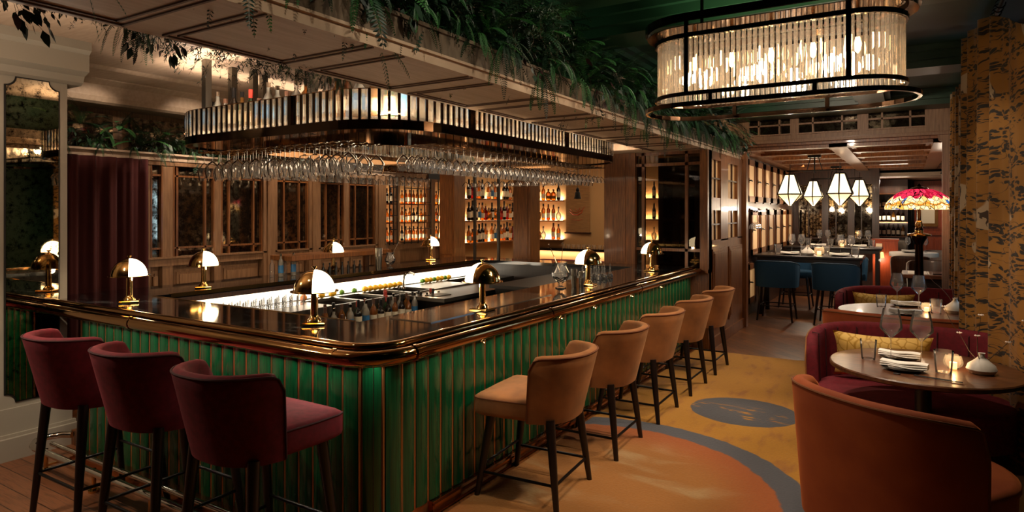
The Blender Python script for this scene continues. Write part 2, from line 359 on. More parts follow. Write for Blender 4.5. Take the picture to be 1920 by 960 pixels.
# ------------------------------------------------------------------ mesh builder
class MB:
    def __init__(s): s.v = []; s.f = []; s.mi = []; s.m = 0
    def add(s, vs, fs):
        b = len(s.v); s.v += [tuple(v) for v in vs]; s.f += [tuple(b + i for i in f) for f in fs]; s.mi += [s.m] * len(fs); return s
    def box(s, x0, x1, y0, y1, z0, z1):
        x0, x1 = min(x0, x1), max(x0, x1); y0, y1 = min(y0, y1), max(y0, y1); z0, z1 = min(z0, z1), max(z0, z1)
        return s.add([(x0, y0, z0), (x1, y0, z0), (x1, y1, z0), (x0, y1, z0), (x0, y0, z1), (x1, y0, z1), (x1, y1, z1), (x0, y1, z1)],
                     [(0, 3, 2, 1), (4, 5, 6, 7), (0, 1, 5, 4), (1, 2, 6, 5), (2, 3, 7, 6), (3, 0, 4, 7)])
    def bbox(s, x0, x1, y0, y1, z0, z1, c=0.01):       # box with chamfered top and bottom rims
        x0, x1 = min(x0, x1), max(x0, x1); y0, y1 = min(y0, y1), max(y0, y1)
        P = lambda i, z: [(x0 + i, y0 + i, z), (x1 - i, y0 + i, z), (x1 - i, y1 - i, z), (x0 + i, y1 - i, z)]
        return s.rings([P(c, z0), P(0, z0 + c), P(0, z1 - c), P(c, z1)])
    def rings(s, rs, close=True, caps=True):
        n = len(rs[0]); vs = [p for r in rs for p in r]; fs = []
        for i in range(len(rs) - 1):
            for j in range(n if close else n - 1):
                k = (j + 1) % n; fs.append((i * n + j, i * n + k, (i + 1) * n + k, (i + 1) * n + j))
        if caps and close: fs.append(tuple(range(n))[::-1]); fs.append(tuple((len(rs) - 1) * n + j for j in range(n)))
        return s.add(vs, fs)
    def lathe(s, prof, n=16, c=(0, 0, 0), caps=False, a0=0, a1=None):
        full = a1 is None; a1 = 2 * PI if full else a1; m = n if full else n + 1
        rs = [[(c[0] + r * math.cos(a0 + (a1 - a0) * j / n), c[1] + r * math.sin(a0 + (a1 - a0) * j / n), c[2] + z) for j in range(m)] for r, z in prof]
        return s.rings(rs, close=full, caps=caps)
    def tube(s, path, r, n=8, closed=False):
        P = [Vector(p) for p in path]; L = len(P); rs = []; up0 = None
        for i, p in enumerate(P):
            if closed: t = P[(i + 1) % L] - P[i - 1]
            else: t = P[min(i + 1, L - 1)] - P[max(i - 1, 0)]
            t.normalize()
            if up0 is None: up0 = Vector((0, 0, 1)) if abs(t.z) < 0.9 else Vector((1, 0, 0))
            a = t.cross(up0).normalized(); b = a.cross(t).normalized()
            if abs(t.z) <= 0.999: up0 = b if abs(t.dot(Vector((0, 0, 1)))) > 0.9 else Vector((0, 0, 1)) if abs(t.z) < 0.9 else b
            rr = r[i] if isinstance(r, (list, tuple)) else r
            rs.append([tuple(p + a * (rr * math.cos(2 * PI * j / n)) + b * (rr * math.sin(2 * PI * j / n))) for j in range(n)])
        if closed: rs.append(rs[0]); return s.rings(rs, caps=False)
        return s.rings(rs)
    def prism(s, poly, z0, z1):
        return s.rings([[(x, y, z0) for x, y in poly], [(x, y, z1) for x, y in poly]])
    def prism_x(s, poly, x0, x1): return s.rings([[(x0, a, b) for a, b in poly], [(x1, a, b) for a, b in poly]])
    def prism_y(s, poly, y0, y1): return s.rings([[(a, y0, b) for a, b in poly], [(a, y1, b) for a, b in poly]])
    def quad(s, a, b, c, d): return s.add([a, b, c, d], [(0, 1, 2, 3)])
    def sheet(s, grid): return s.rings(grid, close=False)
    def mesh(s, name, mats, smooth_=False, ang=40):
        me = bpy.data.meshes.new(name); me.from_pydata(s.v, [], s.f)
        for m in (mats if isinstance(mats, (list, tuple)) else [mats]): me.materials.append(M[m])
        if len(me.materials) > 1: me.polygons.foreach_set('material_index', s.mi)
        me.update()
        if smooth_: me.shade_smooth(); me.set_sharp_from_angle(angle=math.radians(ang))
        return me
def empty(name, label, cat, loc=(0, 0, 0), rz=0, group=None):
    o = bpy.data.objects.new(name, None); COL.objects.link(o); o.empty_display_size = 0.1
    o.location = loc; o.rotation_euler = (0, 0, rz); tag(o, label, cat, group); return o
def tag(o, label=None, cat=None, group=None, kind=None):
    for k, v in (('label', label), ('category', cat), ('group', group), ('kind', kind)):
        if v: o[k] = v
    return o
def ob(name, mb, mats, parent=None, smooth_=False, loc=(0, 0, 0), rz=0, bevel=0, sub=0, ang=40):
    me = mb.mesh(name, mats, smooth_, ang) if isinstance(mb, MB) else mb
    o = bpy.data.objects.new(name, me); COL.objects.link(o); o.location = loc; o.rotation_euler = (0, 0, rz)
    if parent: o.parent = parent
    if bevel:
        b = o.modifiers.new('bevel', 'BEVEL'); b.width = bevel; b.segments = 2; b.limit_method = 'ANGLE'
    if sub:
        b = o.modifiers.new('subsurf', 'SUBSURF'); b.levels = sub; b.render_levels = sub
    return o
def struct(name, mb, mats, **k): return tag(ob(name, mb, mats, **k), kind='structure')
def dup(root, loc, rz=None, label=None, group=None, scale=None):
    r = root.copy(); COL.objects.link(r); r.location = loc
    if rz is not None: r.rotation_euler = (0, 0, rz)
    if label: r['label'] = label
    if group: r['group'] = group
    if scale: r.scale = scale
    for ch in list(root.children):
        c = ch.copy(); COL.objects.link(c); c.parent = r
        for g in list(ch.children):
            d = g.copy(); COL.objects.link(d); d.parent = c
    return r
class Once:                                              # first use moves the prototype, later uses copy it
    def __init__(s, o): s.o = o; s.used = False
    def put(s, loc, rz=0, label=None, group=None, scale=None):
        if not s.used:
            s.used = True; o = s.o; o.location = loc; o.rotation_euler = (0, 0, rz)
            if label: o['label'] = label
            if group: o['group'] = group
            if scale: o.scale = scale
            return o
        o = dup(s.o, loc, rz, label, group, scale)
        if not group and 'group' in o: del o['group']
        if not scale: o.scale = (1, 1, 1)
        return o
def rrect(x0, x1, y0, y1, r, n=8):
    pts = []
    for cx, cy_, a in ((x1 - r, y1 - r, 0), (x0 + r, y1 - r, PI / 2), (x0 + r, y0 + r, PI), (x1 - r, y0 + r, 1.5 * PI)):
        for i in range(n + 1):
            t = a + PI / 2 * i / n; pts.append((cx + r * math.cos(t), cy_ + r * math.sin(t)))
    return pts
def resample(pts, step, closed=True):
    P = [Vector((p[0], p[1], 0)) for p in pts]
    if closed: P.append(P[0])
    seg = [(P[i + 1] - P[i]).length for i in range(len(P) - 1)]; tot = sum(seg); n = int(round(tot / step)); out = []
    for k in range(n):
        d = (k + 0.5) * tot / n; i = 0
        while d > seg[i]: d -= seg[i]; i += 1
        t = (P[i + 1] - P[i]).normalized(); p = P[i] + t * d; out.append((p.x, p.y, math.atan2(t.y, t.x)))
    return out

# ================================================================== THE ROOM
m = MB().box(-2.42, 1.6, -3, 21, -0.3, 0).box(-7.6, -2.42, 2.6, 21, -0.3, 0)
struct('floor', m, 'floor_herring')
struct('floor', MB().box(-7.0, -2.42, -3, 2.6, -0.4, -0.12), 'floor_planks')
struct('trim_1', MB().box(-2.44, -2.40, -3, 2.5, -0.12, 0.006), 'brass_dark')
struct('ceiling', MB().box(-2.6, 1.6, -3, 10.6, 3.4, 3.5), 'ceiling_green')
struct('ceiling', MB().box(-7.7, -2.6, -3, 8.6, 3.2, 3.5), 'plaster')
struct('ceiling', MB().box(-7.7, -2.2, 8.6, 12.2, 2.95, 3.1), 'oak_light')
struct('ceiling', MB().box(-2.5, 1.6, 10.6, 21, 2.9, 3.0), 'plaster')
# green beams with stepped mouldings
m = MB()
for yy in (2.0, 4.75, 7.4, 10.0):
    m.box(-2.3, 1.3, yy, yy + 0.42, 3.2, 3.4).box(-2.3, 1.3, yy - 0.06, yy + 0.48, 3.27, 3.4).box(-2.3, 1.3, yy - 0.11, yy + 0.53, 3.34, 3.4)
for xx in (-0.55, 0.9):
    m.box(xx, xx + 0.3, -3, 10.5, 3.22, 3.4).box(xx - 0.06, xx + 0.36, -3, 10.5, 3.30, 3.4)
for i, (a, b) in enumerate(((2.6, 3.25), (3.0, 3.30), (3.0, 3.35))):
    m.box(-2.62, -2.40 + 0.07 * i, -3, 10.5, b, 3.4)
struct('trim_2', m, 'beam_green')
# walls
struct('wall_east', MB().box(1.3, 1.45, -3, 7.9, -0.12, 3.4).box(1.3, 1.45, 9.6, 21, -0.12, 3.4).box(1.3, 1.45, 7.9, 9.6, -0.12, 1.0).box(1.3, 1.45, 7.9, 9.6, 2.6, 3.4), 'beam_green')
for n, (a, b) in enumerate(((1.15, 1.72), (1.86, 2.5))):
    f = MB(); f.box(1.22, 1.32, 8.0, 9.5, a - 0.05, a).box(1.22, 1.32, 8.0, 9.5, b, b + 0.05)
    for yy in (8.0, 8.46, 8.96, 9.45): f.box(1.22, 1.32, yy, yy + 0.05, a, b)
    t = struct('window_%d' % (n + 1), f, 'dark_wood')
    tag(ob('window_pane', MB().box(1.30, 1.31, 8.02, 9.48, a, b), 'dusk_pane', t))
struct('wall_south', MB().box(-7.0, 1.45, -3.15, -3, -0.12, 3.4), 'walnut')
struct('wall_north', MB().box(-2.5, 1.6, 20.0, 20.15, 0, 3.0), 'dark_wood')
# planter soffit over the bar: flat painted underside with ruled panels
m = MB().box(-2.95, -2.22, -3, 10.5, 2.61, 2.66).box(-2.97, -2.2, -3, 10.5, 2.66, 2.675)
s1 = struct('ceiling', m, 'soffit_paint')
g = MB()
edges = [0.64 + 0.845 * k for k in range(-3, 9)]
for e in edges:
    for ins in (0.0, 0.045):
        x0, x1, y0, y1 = -2.90 + ins, -2.235, e + 0.17 + ins, e + 0.845 - ins; t = 0.012
        g.box(x0, x1, y0, y0 + t, 2.603, 2.611).box(x0, x1, y1 - t, y1, 2.603, 2.611)
        g.box(x0, x0 + t, y0, y1, 2.603, 2.611)
struct('trim_3', g, 'groove_shade')  # darker strips paint the shade of recessed panel lines
struct('trim_4', MB().box(-2.235, -2.205, -3, 10.5, 2.675, 2.80).box(-2.24, -2.19, -3, 10.5, 2.79, 2.81).box(-2.96, -2.93, -3, 8.4, 2.675, 2.78), 'stone')
struct('wall_soffit', MB().box(-2.72, -2.62, -3, 10.5, 2.66, 3.4), 'beam_green')
# extra soffit between the canopy and the glazed screen
struct('ceiling', MB().box(-3.70, -2.95, 7.95, 8.6, 2.61, 2.70).box(-7.1, -3.7, 8.25, 8.6, 2.61, 2.70), 'soffit_paint')
struct('wall_bulkhead', MB().box(-7.1, -2.7, 8.5, 8.6, 2.70, 3.2), 'walnut')
# pillar on the left with base mouldings and crown
m = MB().box(-6.7, -5.95, -3, 2.6, -0.12, 3.2).box(-6.75, -5.93, -3, 2.63, 0.05, 0.27).box(-6.8, -5.88, -3, 2.66, -0.12, 0.05).box(-6.75, -5.91, -3, 2.65, 0.05, 0.075)
m.prism_y([(-5.94, 2.86), (-5.9, 2.88), (-5.88, 2.93), (-5.80, 2.96), (-5.80, 3.10), (-5.76, 3.13), (-5.76, 3.2), (-6.5, 3.2), (-6.5, 2.86)], -3, 2.70)
struct('wall_left', m, 'plaster_wall')
y0, y1, z0, z1, r = 2.17, 2.53, 0.32, 2.85, 0.07
poly = []
for cx, cz, a in ((y1, z1, -PI / 2), (y0, z1, 0), (y0, z0, PI / 2), (y1, z0, PI)):
    for k in range(6):
        t = a - PI / 2 * k / 5; poly.append((cx + r * math.cos(t - PI / 2 * 0), cz + r * math.sin(t)))
poly = []
def notch(cx, cz, a0):
    return [(cx + r * math.cos(a0 + PI / 2 * k / 5), cz + r * math.sin(a0 + PI / 2 * k / 5)) for k in range(6)]
poly = notch(y1, z1, PI)[::1] and ([p for p in notch(y1, z1, PI)[::-1]] + [p for p in notch(y0, z1, -PI / 2)[::-1]] + [p for p in notch(y0, z0, 0)[::-1]] + [p for p in notch(y1, z0, PI / 2)[::-1]])
mir = empty('wall_mirror', 'tall antique mirror with notched corners set in the pale pillar at far left', 'mirror', (-5.95, 2.35, 0.32))
ctr = (-5.95, 2.35, 0.32)
ob('mirror_glass', MB().prism_x([(a - 2.35, b - 0.32) for a, b in poly], 0.0, 0.012), 'pillar_mirror', mir)
ob('frame', MB().prism_x([((a - 2.35) * 1.06, (b - 1.585) * 1.008 + 1.265) for a, b in poly], -0.01, 0.008), 'black_paint', mir)
# west wall: curtain bay, panelled wainscot, mirrored windows, planted ledge, cornice
struct('wall_west', MB().box(-7.2, -7.06, 2.6, 9.3, -0.12, 2.36).box(-7.7, -7.55, -3, 9.3, 2.3, 3.2).box(-7.6, -7.0, 2.6, 8.5, 2.36, 2.39), 'oak_light')
struct('trim_5', MB().box(-7.08, -6.96, 2.6, 8.5, 2.36, 2.43).box(-7.08, -6.93, 2.6, 8.5, 2.42, 2.44), 'plaster')
m = MB().prism_y([(-7.55, 2.93), (-7.2, 2.93), (-7.16, 2.95), (-7.14, 3.0), (-7.14, 3.12), (-7.05, 3.16), (-7.02, 3.2), (-7.55, 3.2)], 2.6, 8.5)
m.prism_y([(-7.15, 3.17), (-6.6, 3.17), (-6.58, 3.18), (-6.55, 3.2), (-7.15, 3.2)], 2.6, 8.5)
struct('trim_6', m, 'plaster')
m = MB()
for a in (3.0, 3.9, 4.8, 5.7, 6.6, 7.5): m.box(-7.5, -7.44, a, a + 0.7, 2.5, 2.86)
struct('trim_7', m, 'antique_mirror')
wood = MB(); wp = [(3.80, 3.86), (3.99, 4.11), (4.61, 4.70), (5.27, 5.48), (6.0, 6.2), (6.66, 6.76), (7.28, 7.52), (7.70, 7.87), (8.54, 8.74), (9.01, 9.3)]
for a, b in wp:
    big = b - a > 0.18; wood.box(-7.06, -6.95 if big else -6.98, a, b, 0, 2.36)
    if big: wood.box(-7.06, -6.93, a + 0.05, b - 0.05, 0.1, 2.3)
wood.box(-7.06, -6.97, 3.8, 9.2, 0, 0.22).box(-7.06, -6.97, 3.8, 9.2, 1.20, 1.29).box(-7.06, -6.95, 3.8, 9.2, 1.28, 1.30).box(-7.06, -6.97, 3.8, 9.2, 2.31, 2.36)
bays = [(3.86, 3.99, ()), (4.11, 4.61, (4.16, 4.5)), (4.70, 5.27, (4.81, 5.15)), (5.48, 6.0, (5.61, 5.86)), (6.2, 6.66, (6.33, 6.57)), (6.76, 7.28, (6.89, 7.15))]
for a, b, ms in bays:                                    # raised wainscot panels
    for k in range(3):
        i = 0.03 + 0.03 * k; wood.box(-7.06, -7.025 + 0.014 * k, a + i, b - i, 0.26 + i, 1.18 - i)
struct('trim_8', wood, 'oak_light')
for n, (a, b, ms) in enumerate(bays):
    f = MB()
    for q in ms: f.box(-7.02, -6.985, q - 0.012, q + 0.012, 1.3, 2.31)
    f.box(-7.02, -6.985, a, b, 1.385, 1.405).box(-7.02, -6.985, a, b, 2.19, 2.21)
    f.box(-7.03, -6.975, a, a + 0.015, 1.3, 2.31).box(-7.03, -6.975, b - 0.015, b, 1.3, 2.31)
    t = struct('window_%d' % (n + 3), f, 'oak')
    ob('window_pane', MB().box(-7.04, -7.015, a, b, 1.29, 2.32), 'antique_mirror', t)
# wall continues behind the lounge
struct('wall_lounge', MB().box(-7.0, -6.85, 9.3, 12.2, 0, 2.95).box(-7.0, -2.52, 12.05, 12.2, 0, 2.95), 'shelf_back')
# columns on the far side of the bar and the half-wall between them
for n, (a, b) in enumerate(((-6.6, -6.3), (-5.17, -4.87), (-3.66, -3.3))):
    m = MB().box(a, b, 8.42, 8.72, 0, 2.61).box(a - 0.02, b + 0.02, 8.40, 8.74, 0, 0.15)
    m.box(a + 0.04, b - 0.04, 8.41, 8.73, 1.1, 2.55)
    struct('wall_column_%d' % (n + 1), m, 'oak')
m = MB().box(-6.3, -5.17, 8.48, 8.62, 0, 0.98).box(-6.3, -5.17, 8.45, 8.65, 0.96, 1.0)
for x0, x1 in ((-6.25, -5.78), (-5.72, -5.22)):
    for k in range(3): m.box(x0 + 0.03 * k, x1 - 0.03 * k, 8.475 - 0.006 * k, 8.5, 0.3 + 0.03 * k, 0.9 - 0.03 * k)
struct('wall_divider', m, 'oak')
m = MB()
for x in (-5.98, -5.52): m.box(x, x + 0.03, 8.5, 8.55, 1.0, 2.61)
m.box(-6.3, -5.17, 8.5, 8.55, 1.0, 1.03)
struct('window_9', m, 'black_paint')
m = MB().box(-3.3, -2.2, 8.42, 8.56, 0, 1.0).box(-3.3, -2.2, 8.40, 8.58, 1.0, 1.05).box(-3.3, -3.2, 8.42, 8.56, 1.0, 2.61).box(-2.3, -2.2, 8.38, 8.6, 1.0, 2.61)
for x in (-3.1, -2.5): m.box(x - 0.02, x + 0.02, 8.46, 8.52, 1.0, 2.61)
for z in (1.27, 2.42, 2.57): m.box(-3.3, -2.2, 8.46, 8.52, z, z + 0.04)
for x0, x1 in ((-3.25, -2.8), (-2.75, -2.3)):
    for k in range(3): m.box(x0 + 0.03 * k, x1 - 0.03 * k, 8.415 - 0.006 * k, 8.43, 0.2 + 0.03 * k, 0.9 - 0.03 * k)
t = struct('window_10', m, 'oak')
ob('window_pane', MB().box(-3.2, -2.3, 8.485, 8.495, 1.05, 2.58), 'pane', t)
# timber wall running away at the end of the bar, with frosted lights
m = MB().box(-2.3, -2.2, 8.45, 10.5, 0, 1.42).box(-2.3, -2.2, 8.45, 10.5, 2.5, 2.61).box(-2.3, -2.2, 8.45, 8.58, 1.4, 2.5).box(-2.3, -2.2, 9.08, 9.5, 1.4, 2.5).box(-2.3, -2.2, 10.1, 10.5, 1.4, 2.5)
m.box(-2.29, -2.205, 8.58, 9.08, 1.82, 1.99).box(-2.29, -2.205, 9.5, 10.1, 1.82, 1.99).box(-2.32, -2.17, 8.45, 10.52, 0, 0.14).box(-2.36, -2.14, 10.42, 10.56, 0, 2.7)
for y_0, y_1 in ((8.6, 9.4), (9.5, 10.35)):
    for k in range(3): m.box(-2.21, -2.185 + 0.006 * k, y_0 + 0.03 * k, y_1 - 0.03 * k, 0.25 + 0.03 * k, 1.3 - 0.03 * k)
struct('wall_timber', m, 'oak')
m = MB()
for a, b in ((8.58, 9.08), (9.5, 10.1)):
    m.box(-2.235, -2.21, (a + b) / 2 - 0.012, (a + b) / 2 + 0.012, 1.42, 2.5)
    for z in (1.62, 2.24): m.box(-2.235, -2.21, a, b, z, z + 0.02)
t = struct('window_11', m, 'walnut')
ob('window_pane', MB().box(-2.27, -2.25, 8.58, 10.1, 1.42, 2.5), 'frost_timber', t)
# glazed header over the way into the back room
m = MB().box(-2.3, 0.75, 10.5, 10.62, 2.87, 2.99).box(-2.3, 0.75, 10.5, 10.62, 3.27, 3.4).box(-2.3, 0.75, 10.46, 10.66, 2.85, 2.89)
gx = [(-2.12, -1.52), (-1.40, -0.62), (-0.48, 0.20)]
xs = [-2.3] + [v for g_ in gx for v in g_] + [0.75]
for i in range(0, len(xs), 2): m.box(xs[i], xs[i + 1], 10.505, 10.615, 2.985, 3.275)
m.prism_y([(0.75, 0), (0.40, 0), (0.40, 2.76), (0.36, 2.78), (0.34, 2.86), (0.75, 2.87)], 10.5, 10.62)
t = struct('wall_header', m, 'oak_light')
for n, (a, b) in enumerate(gx):
    f = MB(); w_ = b - a
    for q in (0.25, 0.75): f.box(a + w_ * q - 0.012, a + w_ * q + 0.012, 10.49, 10.53, 2.98, 3.28)
    f.box(a, b, 10.49, 10.53, 3.11, 3.135); f.box(a - 0.02, b + 0.02, 10.48, 10.5, 2.965, 2.985).box(a - 0.02, b + 0.02, 10.48, 10.5, 3.275, 3.295)
    t = struct('window_%d' % (12 + n), f, 'oak_light')
    ob('window_pane', MB().box(a, b, 10.54, 10.55, 2.97, 3.29), 'antique_mirror', t)
# coffered timber ceiling of the back room
m = MB()
for yy in (10.6, 11.7, 12.8, 13.9, 15.0, 16.1, 17.1):
    m.box(-2.4, 1.2, yy, yy + 0.22, 2.76, 2.9).box(-2.4, 1.2, yy - 0.07, yy + 0.29, 2.81, 2.9).box(-2.4, 1.2, yy - 0.12, yy + 0.34, 2.86, 2.9)
for xx in (-2.4, -1.0, 0.3):
    m.box(xx, xx + 0.24, 10.6, 17.2, 2.752, 2.9).box(xx - 0.07, xx + 0.31, 10.6, 17.2, 2.803, 2.9)
struct('trim_9', m, 'oak')
struct('wall_back_room_left', MB().box(-2.5, -2.36, 10.56, 17.2, 0, 2.9), 'walnut')
# far wall of the back room: dark glazed panelling
m = MB().box(-2.4, -0.55, 17.0, 17.15, 0, 1.0).box(-2.4, -0.55, 17.0, 17.15, 2.45, 2.9)
for x in (-2.4, -1.75, -1.2, -0.70): m.box(x, x + 0.14, 16.95, 17.15, 0, 2.9)
for x in (-2.06, -1.46, -0.93): m.box(x, x + 0.02, 17.0, 17.05, 1.0, 2.45)
m.box(-2.4, -0.6, 17.0, 17.05, 2.2, 2.23).box(-2.4, -0.6, 17.0, 17.05, 1.15, 1.18)
t = struct('wall_back_room', m, 'walnut')
ob('window_pane', MB().box(-2.3, -0.65, 17.06, 17.08, 1.0, 2.45), 'antique_mirror', t)
struct('ceiling', MB().box(-0.6, 1.3, 17.2, 20, 2.62, 2.7), 'plaster')
t = struct('window_16', MB().box(0.90, 0.96, 14.1, 15.5, 1.2, 1.26).box(0.90, 0.96, 14.1, 15.5, 2.5, 2.56), 'black_paint')
ob('window_pane', MB().box(0.93, 0.945, 14.1, 15.5, 1.26, 2.5), 'dusk_dim', t)
m = MB()
for x0, x1 in ((-3.62, -3.43), (-3.17, -2.56)):
    m.box(x0, x1, 9.3, 9.36, 0, 1.05).box(x0, x1, 9.3, 9.36, 2.3, 2.6).box(x0, x0 + 0.07, 9.3, 9.36, 1.05, 2.3).box(x1 - 0.07, x1, 9.3, 9.36, 1.05, 2.3)
    if x1 - x0 > 0.3: m.box(-2.95, -2.86, 9.3, 9.36, 1.05, 2.3).box(x0 + 0.07, x1 - 0.07, 9.31, 9.35, 1.66, 1.70)
t = struct('door_1', m, 'walnut')
ob('window_pane', MB().box(-3.62, -3.43, 9.32, 9.34, 1.05, 2.3).box(-3.17, -2.56, 9.32, 9.34, 1.05, 2.3), 'antique_mirror', t)
# corridor: warm panelled wall at the end with chair rail
m = MB().box(0.0, 0.95, 19.8, 20, 0, 2.6).box(0.0, 0.95, 19.76, 20, 1.2, 1.26)
for x0, x1, z0, z1 in ((0.08, 0.85, 1.32, 2.5), (0.08, 0.45, 0.3, 1.12), (0.52, 0.85, 0.3, 1.12)):
    for k in range(3): m.box(x0 + 0.03 * k, x1 - 0.03 * k, 19.79 - 0.008 * k, 19.82, z0 + 0.03 * k, z1 - 0.03 * k)
struct('wall_corridor', m, 'host_wood')
struct('wall_corridor_right', MB().box(0.95, 1.3, 13.5, 20, 0, 2.9), 'black_paint')

# ================================================================== THE BAR
TOP = 1.08
bar = empty('bar_counter', 'large rectangular bar with black marble top, brass rail and green tiled front', 'bar counter', (-4.3, 2.5, 0))
def L(mb, name, mats, parent=bar, **k):                 # part built in world coordinates under a root that stands elsewhere
    o = ob(name, mb, mats, parent, **k); o.location = -Vector(parent.location); return o
c8 = [(-2.40 - 0.2 + 0.2 * math.cos(a), 2.5 + 0.2 + 0.2 * math.sin(a)) for a in [-PI / 2 + PI / 2 * k / 8 for k in range(9)]]
top = MB().prism([(-6.2, 2.5)] + c8 + [(-2.40, 3.05), (-6.2, 3.05)], TOP - 0.045, TOP)
top.box(-3.05, -2.40, 3.05, 8.4, TOP - 0.045, TOP).box(-6.2, -5.48, 3.05, 8.4, TOP - 0.045, TOP).box(-5.48, -3.05, 7.95, 8.4, TOP - 0.045, TOP)
L(top, 'countertop', 'marble')
L(MB().box(-5.50, -5.465, 3.2, 7.9, TOP - 0.03, TOP + 0.006).box(-5.48, -3.1, 3.045, 3.06, TOP - 0.045, TOP + 0.003), 'counter_edge', 'brass')
L(MB().box(-2.97, -2.62, 3.25, 4.9, TOP, TOP + 0.006), 'counter_inlay', 'slab_inlay')
def path_xy(off, left=-5.98, far=8.36):                 # outline of the bar front, offset outward
    r0 = 0.18 + off; cx, cy_ = -2.42 - 0.18, 2.52 + 0.18
    pts = [(left + (cx - left) * k / 24, cy_ - r0) for k in range(24)]
    pts += [(cx + r0 * math.sin(PI / 2 * k / 12), cy_ - r0 * math.cos(PI / 2 * k / 12)) for k in range(13)]
    pts += [(cx + r0, cy_ + (far - cy_) * k / 30) for k in range(1, 31)]
    return pts
def rail(off, z, r, n=12, left=-5.98, far=8.36):
    return MB().tube([(x, y, z) for x, y in path_xy(off, left, far)], r, n)
b = rail(0.105, 1.025, 0.042, 16); b.tube([(x, y, 1.072) for x, y in path_xy(0.045)], 0.026, 10); b.tube([(x, y, 0.985) for x, y in path_xy(0.05)], 0.022, 10)
# collars on the rail
for off_pts, axis in (((-2.60, 2.42), 'x'), ((-2.31, 2.72), 'y'), ((-2.315, 4.3), 'y'), ((-2.315, 6.2), 'y'), ((-4.6, 2.415), 'x')):
    x, y = off_pts; d = (0.012, 0) if axis == 'x' else (0, 0.012)
    b.tube([(x - d[0], y - d[1], 1.025), (x + d[0], y + d[1], 1.025)], 0.047, 16)
L(b, 'rail', 'brass_rail', smooth_=True)
area('rail_led', (-4.0, 2.455, 0.975), (math.radians(-8), 0, 0), 2.9, 0.02, 11, (1.0, 0.88, 0.7))
area('rail_led', (-2.355, 5.5, 0.975), (0, math.radians(-8), 0), 0.02, 5.4, 15, (1.0, 0.88, 0.7))
area('rail_led', (-2.42, 2.53, 0.975), (math.radians(-6), math.radians(-6), 0), 0.1, 0.1, 0.4, (1.0, 0.88, 0.7))
bk = rail(0.03, 1.03, 0.0, 4) if False else MB()
bk.rings([[(x, y, z) for (x, y), z in [(p, 0.985) for p in path_xy(0.0)]], [(x, y, 1.05) for x, y in path_xy(0.0)]], close=False)
L(bk, 'rail_backing', 'brass_dark')
# tile cladding: tall half-round glazed staves with brass strips between
tl = MB(); tb = MB()
pts = [(-5.52, 2.52)] + path_xy(0.0, -5.52, 8.36)[1:]
seg = resample(pts, 0.12, closed=False)
for x, y, a in seg:
    nx, ny = math.sin(a), -math.cos(a); tx, ty = math.cos(a), math.sin(a)
    zb = 0.09 if (y > 2.75 and nx > 0.7) else -0.06
    prof = []
    for k in range(7):
        u = -0.050 + 0.100 * k / 6; dpt = 0.004 + 0.012 * math.sqrt(max(0, 1 - (u / 0.0515) ** 2)); prof.append((x + tx * u + nx * dpt, y + ty * u + ny * dpt))
    prof += [(x + tx * 0.050 - nx * 0.01, y + ty * 0.050 - ny * 0.01), (x - tx * 0.050 - nx * 0.01, y - ty * 0.050 - ny * 0.01)]
    tl.prism(prof, zb, 0.99)
    tb.prism([(x + tx * u + nx * v, y + ty * u + ny * v) for u, v in ((0.0525, 0.0), (0.0675, 0.0), (0.0675, 0.005), (0.060, 0.009), (0.0525, 0.005))], zb, 0.99)
L(tl, 'tile_cladding', 'tile_green', smooth_=True, ang=50)
tb.rings([[(x, y, -0.12) for x, y in path_xy(0.0, -5.55)], [(x, y, 1.0) for x, y in path_xy(0.0, -5.55)]], close=False)
L(tb, 'brass_backing', 'gap_brass')
body = MB().box(-5.55, -2.46, 2.56, 3.0, -0.12, 1.035).box(-3.0, -2.46, 2.9, 8.38, 0, 1.035).box(-6.15, -5.52, 3.0, 8.38, 0, 1.035).box(-5.52, -3.0, 8.0, 8.38, 0, 1.035)
L(body, 'cabinet', 'dark_wood')
# plinth skirts
pl = MB().box(-2.44, -2.385, 2.98, 8.36, 0.012, 0.085).box(-2.40, -2.372, 2.96, 8.36, 0.012, 0.03).box(-2.39, -2.372, 2.98, 8.36, 0.062, 0.074)
pl.box(-5.5, -2.6, 2.44, 2.54, -0.12, -0.05).box(-5.5, -2.6, 2.42, 2.45, -0.06, -0.045)
L(pl, 'plinth', 'copper')
for yy in (3.45, 4.55, 5.2, 6.1, 7.0):                  # bag hooks under the rail
    L(MB().tube([(-2.39, yy, 0.985), (-2.36, yy, 0.955), (-2.335, yy, 0.95), (-2.33, yy, 0.965)], 0.005, 6), 'bag_hook', 'brass')
# backlit onyx apron on the far inner side
L(MB().box(-5.52, -5.475, 3.05, 7.95, 0.995, 1.04), 'inner_apron', 'walnut')
L(MB().box(-5.49, -5.478, 3.15, 7.9, 0.87, 0.995), 'onyx_light_panel', 'onyx')
area('onyx_glow', (-5.465, 5.5, 0.93), (0, PI / 2 * -1, 0), 0.12, 4.6, 4, (1.0, 0.86, 0.66)).data.spread = PI
